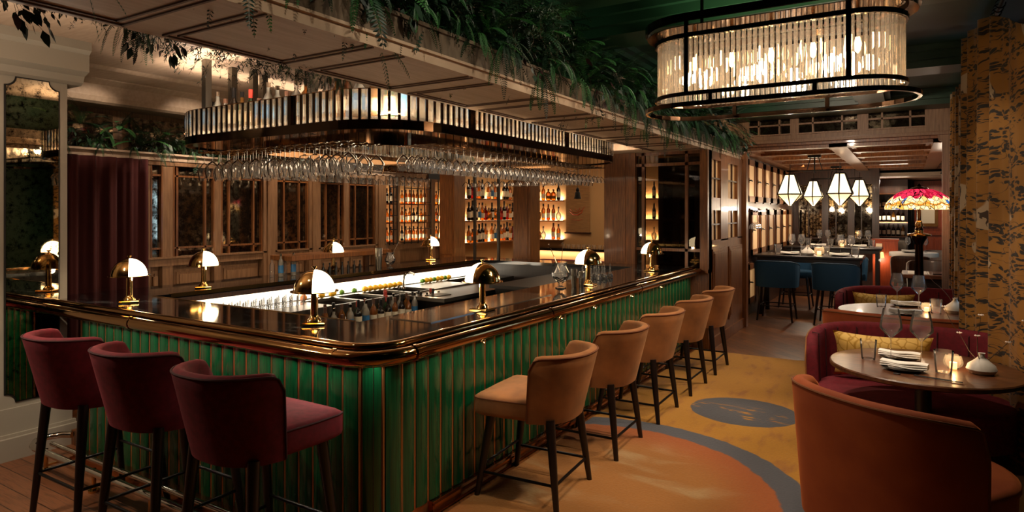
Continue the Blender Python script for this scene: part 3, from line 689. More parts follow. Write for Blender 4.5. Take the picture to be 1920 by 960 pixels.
# foot rail on the lower side
fr = empty('foot_rail', 'polished metal foot rail on short posts along the left side of the bar', 'foot rail', (-4, 2.2, -0.12))
p = [(-5.55, 2.46, 0.06), (-5.62, 2.42, 0.06), (-5.66, 2.34, 0.06), (-5.64, 2.25, 0.055), (-5.56, 2.2, 0.05)] + [(-5.5 + 0.29 * k, 2.19, 0.05) for k in range(10)]
L(MB().tube(p, 0.024, 10).tube([(x, y + 0.11, z - 0.0) for x, y, z in p[5:]], 0.018, 10), 'rail', 'chrome', fr, smooth_=True)
for x in (-5.45, -4.75, -4.05, -3.35):
    L(MB().lathe([(0.014, 0), (0.014, 0.16)], 10, (x, 2.24, -0.12)).lathe([(0.0, 0.015), (0.035, 0.015), (0.035, 0)], 12, (x, 2.24, -0.12)).box(x - 0.012, x + 0.012, 2.24, 2.44, -0.09, -0.075), 'post', 'brass', fr, smooth_=True)

# ------------------------------------------------------------------ work stations behind the bar
WZ = 0.86
ws = empty('ice_station', 'long stainless work station with sinks under the glowing panel', 'bar station', (-5.2, 5.0, 0))
m = MB()
ys = [(3.1, 4.55), (4.95, 5.0), (5.35, 5.40), (5.75, 5.8), (6.15, 6.9), (7.5, 7.9)]
for a, b_ in ys: m.box(-5.47, -4.85, a, b_, WZ - 0.03, WZ)
for a, b_ in ((4.55, 4.95), (5.0, 5.35), (5.4, 5.75), (5.8, 6.15), (6.9, 7.5)):
    m.box(-5.47, -5.38, a, b_, WZ - 0.03, WZ).box(-4.93, -4.85, a, b_, WZ - 0.03, WZ)
    m.box(-5.38, -4.93, a, b_, WZ - 0.2, WZ - 0.18)
m.box(-4.86, -4.84, 3.1, 7.9, WZ - 0.12, WZ + 0.012)
L(m, 'worktop', 'steel', ws)
L(MB().box(-5.45, -4.9, 3.1, 7.9, 0, WZ - 0.21), 'cabinet', 'black_metal', ws)
tap = empty('bar_tap', 'curved chrome tap over the stainless sink', 'tap', (-5.22, 5.95, WZ))
ob('spout', MB().tube([(0, 0, 0), (0, 0, 0.10), (0.01, 0, 0.16), (0.04, 0.01, 0.195), (0.09, 0.02, 0.205), (0.13, 0.03, 0.19), (0.14, 0.03, 0.175)], 0.013, 10).lathe([(0.028, 0), (0.028, 0.012), (0.016, 0.02)], 12), 'chrome', tap, smooth_=True)
ob('tap_handle', MB().tube([(0, -0.09, 0), (0, -0.09, 0.05)], 0.01, 8).tube([(-0.0, -0.09, 0.05), (0.05, -0.1, 0.056)], 0.006, 6), 'chrome', tap, smooth_=True)
st2 = empty('bar_station', 'low dark station with stainless top standing beside the sinks', 'bar station', (-4.4, 6.2, 0))
L(MB().box(-4.84, -4.25, 5.5, 6.9, WZ - 0.04, WZ - 0.0), 'worktop', 'steel', st2)
L(MB().box(-4.8, -4.28, 5.54, 6.86, 0, WZ - 0.04), 'cabinet', 'black_metal', st2)
L(MB().box(-4.6, -4.42, 5.6, 5.85, WZ, WZ + 0.006), 'drain_mat', 'black_paint', st2)
st3 = empty('back_station', 'black topped back station near the far columns', 'bar station', (-3.9, 7.1, 0))
L(MB().box(-4.2, -3.1, 6.3, 7.9, 0.9, 0.94), 'worktop', 'black_paint', st3); L(MB().box(-4.15, -3.12, 6.35, 7.85, 0, 0.9), 'cabinet', 'black_metal', st3)

# ------------------------------------------------------------------ dome lamps on the bar
def make_lamp():
    t = empty('bar_lamp', 'x', 'lamp')
    ob('base', MB().bbox(-0.07, 0.07, -0.07, 0.07, 0, 0.018, 0.005).lathe([(0.045, 0.018), (0.04, 0.035), (0.028, 0.045), (0.024, 0.06)], 16), 'brass', t, True)
    ob('stem', MB().lathe([(0.024, 0.055), (0.022, 0.215)], 16), 'brass', t, True)
    R, H, Z = 0.130, 0.140, 0.210
    prof = [(R * math.cos(a), Z + H * math.sin(a)) for a in [PI / 2 * k / 12 for k in range(13)]]
    inner = [(r * 0.96 + 0.0001, z - 0.004) for r, z in prof]
    d = MB().lathe(prof, 20, a0=PI / 2, a1=1.5 * PI).lathe(inner, 20, a0=PI / 2, a1=1.5 * PI)
    d.lathe([(R * 0.9, Z), (R + 0.02, Z), (R + 0.02, Z + 0.005), (R * 0.95, Z + 0.008)], 32)
    ob('brass_shade', d, 'brass', t, True)
    ob('glass_shade', MB().lathe([(r * 0.985 + 0.0001, z - 0.001) for r, z in prof], 20, a0=-PI / 2, a1=PI / 2), 'opal', t, True)
    ob('finial', MB().lathe([(0.001, Z + H), (0.008, Z + H), (0.008, Z + H + 0.012), (0.017, Z + H + 0.014), (0.017, Z + H + 0.022), (0.001, Z + H + 0.024)], 12), 'brass', t, True)
    return t
LMP = Once(make_lamp())
lamps = [(-5.26, 2.74, 60, 'brass and white dome lamp at the left end of the bar beside the pillar'),
         (-5.66, 3.63, 53, 'brass and white dome lamp on the far left counter in front of the panelled wainscot'),
         (-3.23, 2.83, 42, 'largest-looking brass and white dome lamp, on the front counter near the bar corner'),
         (-6.00, 5.55, 44, 'brass and white dome lamp in front of the raised timber shelf'),
         (-6.05, 7.5, 40, 'small looking brass and white dome lamp in front of the lattice bottle cabinets'),
         (-2.64, 3.87, 182, 'brass dome lamp showing a thin white crescent, nearest one on the right counter'),
         (-2.66, 5.73, 186, 'brass and white dome lamp between mixing glass and cruets'),
         (-2.65, 7.53, 172, 'brass and white dome lamp near the far end of the rail before the glazed screen')]
for x, y, a, lab in lamps:
    LMP.put((x, y, TOP), math.radians(a), lab, 'dome lamps along the bar')
    dx, dy = math.cos(math.radians(a)), math.sin(math.radians(a))
    point('lamp_light', (x + dx * 0.03, y + dy * 0.03, TOP + 0.19), 4.0, 0.03)

# ------------------------------------------------------------------ hanging bottle canopy
CX0, CX1, CY0, CY1 = -5.98, -3.06, 3.38, 7.78; CZ = 2.42
can = empty('bottle_canopy', 'hanging oval canopy over the bar with crystal bars and glass racks', 'bottle canopy', (-4.6, 5.4, CZ))
RO = 0.62
outer = rrect(CX0, CX1, CY0, CY1, RO, 12); inner = rrect(CX0 + 0.58, CX1 - 0.58, CY0 + 0.58, CY1 - 0.58, 0.28, 12)
def ringmesh(po, pi_, z0, z1):
    n = len(po); m = MB(); rs = [[(x, y, z0) for x, y in po], [(x, y, z1) for x, y in po], [(x, y, z1) for x, y in pi_], [(x, y, z0) for x, y in pi_]]
    vs = [p for r in rs for p in r]; fs = []
    for i in range(4):
        for j in range(n): fs.append((i * n + j, i * n + (j + 1) % n, ((i + 1) % 4) * n + (j + 1) % n, ((i + 1) % 4) * n + j))
    return m.add(vs, fs)
def off(pts, d): 
    o = []; n = len(pts)
    for i in range(n):
        a = Vector(pts[i - 1]); b_ = Vector(pts[(i + 1) % n]); t = (b_ - a).normalized(); o.append((pts[i][0] + t.y * d, pts[i][1] - t.x * d))
    return o
L(ringmesh(outer, inner, CZ, CZ + 0.012), 'soffit_plate', 'bronze_plate', can)
L(ringmesh(off(outer, 0.012), off(outer, -0.004), CZ - 0.012, CZ + 0.06), 'rim', 'bronze', can)
L(ringmesh(off(inner, 0.004), off(inner, -0.012), CZ - 0.06, CZ + 0.05), 'inner_rim', 'bronze_plate', can)
L(ringmesh(off(outer, 0.006), off(outer, -0.006), CZ + 0.285, CZ + 0.292), 'top_rail', 'brass_dark', can)
def rod(mb, x, y, a, w_=0.063, t_=0.016, z0=CZ + 0.06, z1=CZ + 0.285):
    ca, sa = math.cos(a), math.sin(a); nx, ny = sa, -ca; pr = []
    for u, v in ((-w_ / 2, 0), (-w_ / 2 + 0.012, t_ * 0.6), (w_ / 2 - 0.012, t_ * 0.6), (w_ / 2, 0), (w_ / 2 - 0.012, -t_ * 0.4), (-w_ / 2 + 0.012, -t_ * 0.4)):
        pr.append((x + ca * u + nx * v, y + sa * u + ny * v))
    return mb.prism(pr, z0, z1)
def rodmesh(z0, z1, w_, t_): return rod(MB(), 0, 0, 0, w_, t_, z0, z1)
rods = resample(outer, 0.072)
vis = sorted(range(len(rods)), key=lambda i: (rods[i][0] ** 2 + rods[i][1] ** 2 + (40 if rods[i][0] < -5.9 else 0)))[:100]
rm = rodmesh(0.06, 0.285, 0.064, 0.018).mesh('crystal_bar', 'crystal'); rest = MB()
for i, (x, y, a) in enumerate(rods):
    if i in vis:
        ob('crystal_bar', rm, None, can, loc=(x + 4.6, y - 5.4, 0), rz=a)
    else: rod(rest, x, y, a)
for x, y, a in resample(inner, 0.072): rod(rest, x, y, a, z0=CZ + 0.05, z1=CZ + 0.26)
tag(L(rest, 'crystal_bars', 'crystal', can), kind='stuff')
dv = MB()
for i in range(0, len(rods), 1):                        # slim brass dividers between bars
    x, y, a = rods[i]; ux, uy = math.cos(a) * 0.036, math.sin(a) * 0.036
    rod(dv, x + ux, y + uy, a, 0.005, 0.014)
for i in range(5, len(rods), 24):
    x, y, a = rods[i]; rod(dv, x, y, a, 0.05, 0.05)
L(dv, 'divider', 'bronze', can)
POSTS = ((-5.49, 3.55), (-5.58, 3.88), (-5.56, 4.10), (-5.63, 4.27), (-4.04, 3.52), (-5.5, 7.0), (-3.65, 7.2))
for x, y in POSTS:
    L(MB().box(x - 0.03, x + 0.03, y - 0.03, y + 0.03, CZ, 3.2), 'hanger_post', 'steel', can)
led = MB()
led.box(CX1 - 0.10, CX1 - 0.085, CY0 + 0.6, CY1 - 0.6, CZ + 0.013, CZ + 0.022).box(CX0 + 0.6, CX1 - 0.6, CY0 + 0.085, CY0 + 0.10, CZ + 0.013, CZ + 0.022).box(CX0 + 0.085, CX0 + 0.10, CY0 + 0.6, CY1 - 0.6, CZ + 0.013, CZ + 0.022)
L(led, 'light_strip', 'led', can)
L(ringmesh(off(outer, -0.11), off(outer, -0.29), CZ + 0.09, CZ + 0.10), 'bottle_step', 'glass', can)
area('canopy_light', (CX1 - 0.06, 5.4, CZ + 0.03), (0, PI + 0.5, 0), 0.03, 3.0, 46, WARM2)
area('canopy_light', (-4.6, CY0 + 0.06, CZ + 0.03), (PI - 0.25, 0, 0), 1.9, 0.03, 34, WARM2)
area('canopy_light', (CX0 + 0.06, 5.4, CZ + 0.03), (PI, 0, 0), 0.03, 2.9, 26, WARM2)
area('canopy_light', (-4.6, CY1 - 0.16, CZ + 0.03), (PI, 0, 0), 1.9, 0.06, 16, WARM2)
for x_, y_, ax, ay in ((CX1 - 0.22, CY0 + 0.22, 0.4, 0.4), (CX0 + 0.22, CY0 + 0.22, 0.4, -0.4), (CX1 - 0.22, CY1 - 0.22, 0, 0)):
    area('canopy_light', (x_, y_, CZ + 0.075), (PI - 0.3 if ay else PI, 0.3 if ax > 0 and ay < 0 else -0.3 if ax else 0, 0), 0.2, 0.2, 12, WARM2)
area('canopy_down', (-4.6, 5.4, CZ + 0.02), (0, 0, 0), 1.2, 2.2, 16)
# glass racks: pairs of rods under the plate, glasses hung by the foot
RZ = CZ - 0.085
glass_profiles = {
 'balloon': [(0.034, 0), (0.034, -0.003), (0.004, -0.010), (0.0035, -0.085), (0.02, -0.10), (0.043, -0.135), (0.047, -0.165), (0.04, -0.20), (0.034, -0.225)],
 'wide': [(0.034, 0), (0.034, -0.003), (0.004, -0.010), (0.0035, -0.075), (0.03, -0.095), (0.054, -0.13), (0.056, -0.155), (0.048, -0.195), (0.044, -0.21)],
 'coupe': [(0.033, 0), (0.033, -0.003), (0.004, -0.010), (0.0035, -0.11), (0.018, -0.125), (0.045, -0.15), (0.052, -0.18), (0.053, -0.19)],
 'tumbler': [(0.033, 0), (0.033, -0.003), (0.004, -0.010), (0.0035, -0.07), (0.034, -0.085), (0.037, -0.10), (0.036, -0.20)]}
GM = {k: MB().lathe(v, 14).mesh('wine_glass', 'glass', True) for k, v in glass_profiles.items()}
hang = []
for k in range(32):                                     # right side, rows across the shelf
    y = 4.0 + 0.106 * k; x0, x1 = CX1 - 0.06, CX1 - 0.54
    hang.append(([(x0 - 0.09 - 0.15 * q, y) for q in range(3)], 'right'))
for k in range(16):
    x = -5.45 + 0.122 * k; hang.append(([(x, CY0 + 0.12 + 0.15 * q) for q in range(3)], 'front'))
for k in range(24):
    y = 4.1 + 0.125 * k; hang.append(([(CX0 + 0.12 + 0.17 * q, y) for q in range(2)], 'left'))
for k in range(14):
    x = -5.4 + 0.125 * k; hang.append(([(x, CY1 - 0.12 - 0.17 * q) for q in range(2)], 'far'))
labs = {'right': ('clear stemmed glass hanging upside down from the right-hand side of the canopy', 'glasses under the right side of the canopy', ('coupe', 'balloon', 'wide')),
        'front': ('clear rounded wine glass hanging upside down under the near curved end of the canopy', 'glasses under the near end of the canopy', ('wide', 'balloon', 'tumbler')),
        'left': ('clear stemmed glass hanging upside down under the far left side of the canopy', 'glasses under the left side of the canopy', ('coupe', 'tumbler')),
        'far': ('clear stemmed glass hanging upside down under the far end of the canopy', 'glasses under the far end of the canopy', ('coupe',))}
for row, side in hang:
    rk = MB(); (xa, ya), (xb, yb) = row[0], row[-1]; d = Vector((xb - xa, yb - ya, 0)).normalized(); n = Vector((-d.y, d.x, 0))
    for s_ in (-0.02, 0.02):
        p = Vector((xa, ya, RZ)) - d * 0.05 + n * s_; q = Vector((xb, yb, RZ)) + d * 0.05 + n * s_
        rk.tube([p, q], 0.0035, 5)
    for e in (Vector((xa, ya, 0)) - d * 0.05, Vector((xb, yb, 0)) + d * 0.05):
        a_, b_ = e - n * 0.02, e + n * 0.02
        rk.tube([(a_.x, a_.y, RZ), (b_.x, b_.y, RZ)], 0.0035, 4); rk.tube([(e.x, e.y, RZ), (e.x, e.y, CZ)], 0.003, 4)
    L(rk, 'glass_rack', 'brass_dark', can)
    lab, grp, kinds = labs[side]
    for i, (x, y) in enumerate(row):
        kd = kinds[rnd.randrange(len(kinds))] if side == 'front' else kinds[i % len(kinds)]
        o = ob('wine_glass', GM[kd], None, loc=(x, y, RZ + 0.007), rz=rnd.random()); o.scale = (1.16,) * 3 if side == 'front' else (1, 1, 1); tag(o, lab, 'glass', grp)

# ------------------------------------------------------------------ bottles
def bottle_kinds():
    K = {}
    def mk(key, glass, prof, lz, lc, cap, neck, n=12):
        m = MB(); m.m = 0; m.lathe(prof, n)
        r = prof[1][0]
        m.m = 1; m.lathe([(r + 0.0012, lz[0]), (r + 0.0012, lz[1])], n)
        m.m = 2; zt = prof[-1][1]; rn = prof[-1][0]; m.lathe([(rn + 0.003, zt - neck), (rn + 0.003, zt + 0.004), (0.001, zt + 0.005)], 8)
        K[key] = m.mesh('bottle', ['bottle_' + glass, lc, cap], True)
    std = lambda r, h, sh: [(0.001, 0), (r, 0.004), (r, h * sh), (r * 0.75, h * (sh + 0.09)), (0.014, h * (sh + 0.16)), (0.013, h)]
    mk('whisky', 'whisky', std(0.038, 0.29, 0.6), (0.04, 0.12), 'label_white', 'cap_black', 0.04)
    mk('amber', 'amber', std(0.036, 0.30, 0.62), (0.05, 0.14), 'label_white', 'cork', 0.05)
    mk('clear', 'clear', std(0.036, 0.30, 0.63), (0.05, 0.15), 'label_blue', 'chrome', 0.03)
    mk('wine', 'dark', std(0.037, 0.31, 0.58), (0.05, 0.15), 'label_white', 'cap_black', 0.07)
    mk('green', 'green', std(0.038, 0.29, 0.6), (0.05, 0.13), 'label_white', 'label_red', 0.06)
    mk('squat', 'whisky', [(0.001, 0), (0.05, 0.004), (0.054, 0.11), (0.04, 0.15), (0.015, 0.165), (0.014, 0.21)], (0.03, 0.09), 'label_gold', 'cork', 0.035)
    mk('round', 'clear', [(0.001, 0), (0.03, 0.003), (0.052, 0.06), (0.04, 0.12), (0.014, 0.15), (0.013, 0.24)], (0.045, 0.05), 'label_gold', 'cork', 0.03)
    mk('liqueur', 'redglass', std(0.034, 0.28, 0.6), (0.05, 0.12), 'label_red', 'label_gold', 0.04)
    return K
BK = bottle_kinds(); keys = list(BK)
desc = {'whisky': ('pale whisky bottle with white label', 'bottle'), 'amber': ('amber spirit bottle with a cork', 'bottle'),
        'clear': ('clear spirit bottle with a blue label', 'bottle'), 'wine': ('dark glass bottle with a white label', 'bottle'),
        'green': ('green glass bottle with a red cap', 'bottle'), 'squat': ('squat wide whisky bottle with a gold label', 'bottle'),
        'round': ('round bellied clear decanter bottle', 'bottle'), 'liqueur': ('red liqueur bottle', 'bottle')}
def put_bottle(kd, loc, where, s=1.0):
    o = ob('bottle', BK[kd], None, loc=loc, rz=rnd.random() * 6); o.scale = (s, s, s * rnd.uniform(0.93, 1.05))
    d = desc[kd][0]; tag(o, d + ' ' + where, 'bottle', kd + ' bottles ' + where)
mid = off(outer, -0.2)
for x, y, a in resample(mid, 0.118):
    if min((x - p[0]) ** 2 + (y - p[1]) ** 2 for p in POSTS) < 0.010: continue
    side = 'standing on the near end of the canopy' if y < 3.95 else 'standing on the right side of the canopy' if x > -3.8 else 'standing on the left side of the canopy' if x < -5.6 else 'standing on the far end of the canopy'
    kd = rnd.choice(['whisky', 'amber', 'clear', 'clear', 'wine', 'squat', 'round', 'green', 'round', 'whisky', 'clear'])
    put_bottle(kd, (x, y, CZ + 0.10), side, 1.22)

# shelves with bottles: (x or y fixed)
def shelf_wall(name, label, wx, ya, yb, zs, where, kinds, depth=0.22, s=1.0, axis='x', pitch=0.105, power=5):
    t = empty(name, label, 'shelving', (wx, (ya + yb) / 2, 0) if axis == 'x' else ((ya + yb) / 2, wx, 0))
    for z in zs:
        if axis == 'x': m = MB().bbox(wx, wx + depth, ya, yb, z - 0.025, z, 0.004)
        else: m = MB().bbox(ya, yb, wx - depth, wx, z - 0.025, z, 0.004)
        L(m, 'shelf', 'oak', t)
        e = MB().box(wx + 0.005, wx + 0.02, ya + 0.03, yb - 0.03, z, z + 0.008) if axis == 'x' else MB().box(ya + 0.03, yb - 0.03, wx - 0.02, wx - 0.005, z, z + 0.008)
        L(e, 'light_strip', 'led', t)
        if axis == 'x': area('shelf_light', (wx + 0.04, (ya + yb) / 2, z + 0.02), (PI, math.radians(-25), 0), 0.03, (yb - ya) * 0.9, power)
        else: area('shelf_light', ((ya + yb) / 2, wx - 0.04, z + 0.02), (PI - math.radians(25), 0, 0), (yb - ya) * 0.9, 0.03, power)
        n = int((yb - ya - 0.06) / pitch)
        for k in range(n):
            if rnd.random() < 0.05: continue
            v = ya + 0.06 + (k + 0.4) * (yb - ya - 0.06) / n
            p = (wx + depth * 0.58, v, z) if axis == 'x' else (v, wx - depth * 0.58, z)
            put_bottle(rnd.choice(kinds), p, where, s)
    return t
mixk = ['whisky', 'whisky', 'amber', 'wine', 'clear', 'squat', 'whisky', 'wine', 'liqueur']
shelf_wall('bottle_shelves', 'lit timber shelves of bottles in the lounge between the first two far columns', -6.85, 9.32, 11.1, (1.24, 1.64, 2.04), 'on the lounge shelves behind the half-wall', mixk, power=5, s=1.12)
shelf_wall('bottle_shelves', 'lit timber shelves of bottles beside the hanging scroll', 12.05, -6.80, -6.14, (1.22, 1.62, 2.04), 'on the shelves beside the scroll', ['wine', 'whisky', 'squat', 'round', 'amber'], axis='y', pitch=0.11, s=1.15)
shelf_wall('bottle_shelves', 'narrow lit shelves of bottles seen through the glazed screen', 12.05, -4.55, -4.0, (1.26, 1.66, 2.06), 'on the narrow shelves behind the glazed screen', ['wine', 'whisky', 'squat', 'round'], axis='y', pitch=0.17)
# lattice cabinets set into the panelled wall
for n, (a, b, nm) in enumerate(((7.52, 7.70, 'slim glazed lattice bottle cabinet at the left of three'), (7.87, 8.54, 'widest glazed lattice bottle cabinet in the panelled wall'), (8.74, 9.01, 'glazed lattice bottle cabinet next to the first far column'))):
    t = empty('lattice_cabinet', nm, 'cabinet', (-7.0, (a + b) / 2, 0))
    L(MB().box(-7.06, -7.05, a, b, 1.28, 2.35), 'back_panel', 'shelf_back', t)
    zs = (1.33, 1.63, 1.93)
    for z in zs:
        L(MB().box(-7.06, -6.90, a, b, z - 0.02, z), 'shelf', 'oak', t)
        area('cabinet_light', (-7.02, (a + b) / 2, z + 0.015), (PI, math.radians(-20), 0), 0.02, (b - a) * 0.9, 1.0 + 3.0 * (b - a))
        k = 0; n_ = max(1, int((b - a) / 0.09))
        for k in range(n_): put_bottle(rnd.choice(['whisky', 'amber', 'whisky', 'wine']), (-6.98, a + (k + 0.5) * (b - a) / n_, z), 'in the ' + ('left slim' if n == 0 else 'widest' if n == 1 else 'right') + ' lattice cabinet', 0.78)
    m = MB()
    q = a + 0.01; cnt = max(2, round((b - a) / 0.17))
    for k in range(cnt + 1): m.box(-6.89, -6.875, a + (b - a) * k / cnt - 0.006, a + (b - a) * k / cnt + 0.006, 1.28, 2.35)
    for z in (1.3, 1.52, 1.74, 1.96, 2.18, 2.34): m.box(-6.89, -6.875, a, b, z - 0.006, z + 0.006)
    L(m, 'lattice_door', 'black_paint', t)

# ------------------------------------------------------------------ bar stools
def shell(rx, ry, z0, z1, sweep, th, flare=0.12, n=28, m=7, end_drop=0.05, yc=0.0, rake=0.0, power=2.0, round_end=0.10, fy=None):
    """upholstered back: a curved padded wall, open in front (+y)"""
    rs = []; fy = flare if fy is None else fy
    for i in range(n + 1):
        u = -1 + 2 * i / n; a = math.radians(sweep) * u; e = max(0.0, (abs(u) - (1 - round_end)) / round_end)
        zt = z1 - end_drop * abs(u) ** 3 - (z1 - z0) * 0.16 * (1 - math.sqrt(max(0, 1 - e * e)))
        sn, cs = math.sin(a), -math.cos(a)
        pw = 2 / power; bx, by = math.copysign(abs(sn) ** pw, sn), math.copysign(abs(cs) ** pw, cs)
        ring = []
        for k in range(m + 1):
            f = k / m; z = z0 + (zt - th * 0.5 - z0) * f; g = 1 + flare * f
            ring.append((bx * rx * g, yc + by * ry * (g + (fy - flare) * f) - rake * f, z))
        g = 1 + flare
        for t in (30, 60, 90, 120, 150):
            tt = math.radians(t); q = th / 2 * (1 - math.cos(tt)) / rx
            ring.append((bx * rx * (g - q), yc + by * ry * (g - q + fy - flare) - rake, zt - th * 0.5 + th * 0.5 * math.sin(tt)))
        for k in range(m, -1, -1):
            f = k / m; z = z0 + (zt - th * 0.5 - z0) * f; g = 1 + flare * f - th / rx
            ring.append((bx * rx * g, yc + by * ry * (g + (fy - flare) * f) - rake * f, z))
        rs.append(ring)
    return MB().rings(rs)
def shell_edge(rx, ry, z0, z1, sweep, flare, n=40, end_drop=0.05, yc=0.0, rake=0.0, round_end=0.10, inset=0.004, th=0.05, power=2.0, fy=None):
    fy = flare if fy is None else fy
    pts = []
    for i in range(n + 1):
        u = -1 + 2 * i / n; a = math.radians(sweep) * u; e = max(0.0, (abs(u) - (1 - round_end)) / round_end)
        zt = z1 - end_drop * abs(u) ** 3 - (z1 - z0) * 0.16 * (1 - math.sqrt(max(0, 1 - e * e))) - th * 0.28
        sn, cs = math.sin(a), -math.cos(a); pw = 2 / power; bx, by = math.copysign(abs(sn) ** pw, sn), math.copysign(abs(cs) ** pw, cs)
        g = 1 + flare - 0.002; pts.append((bx * rx * g, yc + by * ry * (g + fy - flare) - rake, zt))
    def side(s):
        a = math.radians(sweep) * s; sn, cs = math.sin(a), -math.cos(a); pw = 2 / power; bx, by = math.copysign(abs(sn) ** pw, sn), math.copysign(abs(cs) ** pw, cs)
        zt = pts[0][2]; return [(bx * rx * (1 + flare * f) * 1.002, yc + by * ry * (1 + fy * f) - rake * f, z0 + (zt - z0) * f) for f in (0.02, 0.3, 0.6, 0.9)]
    return side(-1) + pts + side(1)[::-1]
def make_stool(name, cover, pip, H, seat_t=0.13):
    """seat height H above the floor, faces +y"""
    t = empty(name, 'x', 'bar stool')
    # squared seat with rounded back
    out = []
    for k in range(13): a = PI + PI * k / 12; out.append((math.copysign(abs(math.cos(a)) ** 0.8, math.cos(a)) * 0.28, -0.27 * abs(math.sin(a)) ** 0.8))
    out += [(0.29, 0.1), (0.292, 0.25), (0.28, 0.285), (0.25, 0.295), (0, 0.30), (-0.25, 0.295), (-0.28, 0.285), (-0.292, 0.25), (-0.29, 0.1)]
    def sc(f, z, dz=0): return [(x * f, y * f, z) for x, y in out]
    s_ = MB().rings([sc(0.93, H - seat_t - 0.0), sc(0.985, H - seat_t + 0.012), sc(1.0, H - seat_t + 0.03), sc(1.0, H - 0.03), sc(0.985, H - 0.012), sc(0.93, H), sc(0.6, H + 0.012), sc(0.2, H + 0.016)])
    se = ob('seat', s_, cover, t, True, ang=60)
    ob('seat_piping', MB().tube(sc(0.998, H - 0.02), 0.005, 6, closed=True), pip, se, True)
    kw = dict(rx=0.292, ry=0.30, z0=H - seat_t - 0.005, z1=H + 0.293, sweep=79, flare=0.08, fy=0.35, end_drop=0.015, power=2.5, round_end=0.14)
    be = ob('backrest', shell(th=0.055, **kw), cover, t, True, ang=70)
    ob('piping', MB().tube(shell_edge(th=0.055, **kw), 0.006, 6), pip, be, True)
    hz = H - seat_t; f = []
    for sx in (-1, 1):
        for sy in (-1, 1):
            a = Vector((sx * 0.225, sy * 0.2 - 0.01, hz + 0.02)); b_ = Vector((sx * 0.275, sy * 0.275, 0.0))
            P = [a, a + (b_ - a) * 0.5, b_]
            ob('leg', MB().tube(P, [0.030, 0.025, 0.017], 10), 'dark_wood', t, True, ang=60)
    def at(sx, sy, z):
        a = Vector((sx * 0.225, sy * 0.2 - 0.01, hz + 0.02)); b_ = Vector((sx * 0.275, sy * 0.275, 0.0)); return a + (b_ - a) * (1 - z / (hz + 0.02))
    for c0, c1, z in (((-1, 1), (1, 1), 0.2 if H < 0.8 else 0.34), ((-1, -1), (-1, 1), 0.16 if H < 0.8 else 0.28), ((1, -1), (1, 1), 0.16 if H < 0.8 else 0.28), ((-1, -1), (1, -1), 0.16 if H < 0.8 else 0.28)):
        ob('footrest', MB().tube([at(*c0, z), at(*c1, z)], 0.0095, 8), 'black_metal', t, True)
    return t
TAN = Once(make_stool('bar_stool', 'suede_tan', 'suede_piping', 0.65))
for y, rz, lab in ((3.63, 4, 'tan suede bar stool nearest the camera, first of the row of five'),
               (4.58, 2, 'second tan suede bar stool from the front along the right side of the bar'),
               (5.51, 1, 'middle one of the five tan suede bar stools along the right side of the bar'),
               (6.48, 0, 'fourth tan suede bar stool, last but one before the timber wall'),
               (7.42, 0, 'tan suede bar stool at the far end of the row beside the timber wall')):
    TAN.put((-2.065, y, 0), math.radians(90 + rz), lab, 'tan stools along the bar')
RED = Once(make_stool('bar_stool', 'velvet_red', 'velvet_piping', 0.892, 0.14))
for x, y, lab in ((-4.40, 2.12, 'burgundy velvet bar stool on the left, nearest the mirrored pillar'),
                  (-3.62, 2.13, 'burgundy velvet bar stool in the middle of the three on the left'),
                  (-2.79, 2.10, 'burgundy velvet bar stool nearest the corner of the bar')):
    RED.put((x, y, -0.12), math.radians(0.3), lab, 'burgundy stools at the left of the bar')

# ------------------------------------------------------------------ rug
rug = ob('rug', MB().bbox(-2.34, 0.9, -1.5, 8.38, 0.0, 0.012, 0.004), 'rug'); tag(rug, 'large golden rug with orange disc and grey ring right of the bar', 'rug')

# ------------------------------------------------------------------ oval crystal chandelier
ch = empty('crystal_chandelier', 'large oval chandelier of lit crystal rods in a bronze frame above the rug', 'chandelier', (-0.76, 4.46, 2.5))
def stad(hx, r, n=14):                                   # stadium along x, half length hx
    p = []
    for k in range(n + 1): a = -PI / 2 + PI * k / n; p.append((hx - r + r * math.cos(a), r * math.sin(a)))
    for k in range(n + 1): a = PI / 2 + PI * k / n; p.append((-(hx - r) + r * math.cos(a), r * math.sin(a)))
    return p
S1 = stad(0.74, 0.27)
def band(pts, th, z0, z1): return ringmesh(off(pts, th / 2), off(pts, -th / 2), z0, z1)
cr = resample(S1, 0.0335)
rmesh = MB().prism([(-0.012, -0.006), (0, -0.012), (0.012, -0.006), (0.012, 0.006), (0, 0.012), (-0.012, 0.006)], 0.075, 0.44).mesh('crystal_rod', 'crystal_lamp')
cr2 = sorted(range(len(cr)), key=lambda i: cr[i][1])[:100]; rst = MB()
for i, (x, y, a) in enumerate(cr):
    if i in cr2: ob('crystal_rod', rmesh, None, ch, loc=(x, y, 0), rz=a)
    else: rst.prism([(x + 0.012 * math.cos(q * PI / 3), y + 0.012 * math.sin(q * PI / 3)) for q in range(6)], 0.075, 0.44)
if rst.v: tag(ob('crystal_rods', rst, 'crystal_lamp', ch), kind='stuff')
ob('inner_frame', band(off(S1, 0.022), 0.012, 0.06, 0.085), 'bronze', ch)
m = band(off(S1, 0.022), 0.012, 0.44, 0.47); ob('upper_frame', m, 'bronze', ch)
ob('lower_ring', band(off(S1, 0.085), 0.02, -0.02, 0.008), 'bronze', ch)
ob('top_ring', band(off(S1, 0.085), 0.02, 0.53, 0.58), 'bronze', ch)
ob('top_plate', ringmesh(off(S1, 0.08), off(S1, -0.10), 0.50, 0.505), 'bronze_plate', ch)
def piece(nm, mb, mt, sm=False): return ob(nm, mb, mt, ch, sm)
for x, y in ((-0.47, -0.295), (0.47, -0.295), (-0.47, 0.295), (0.47, 0.295)): piece('upright', MB().box(x - 0.014, x + 0.014, y - 0.01, y + 0.01, 0.06, 0.56), 'bronze')
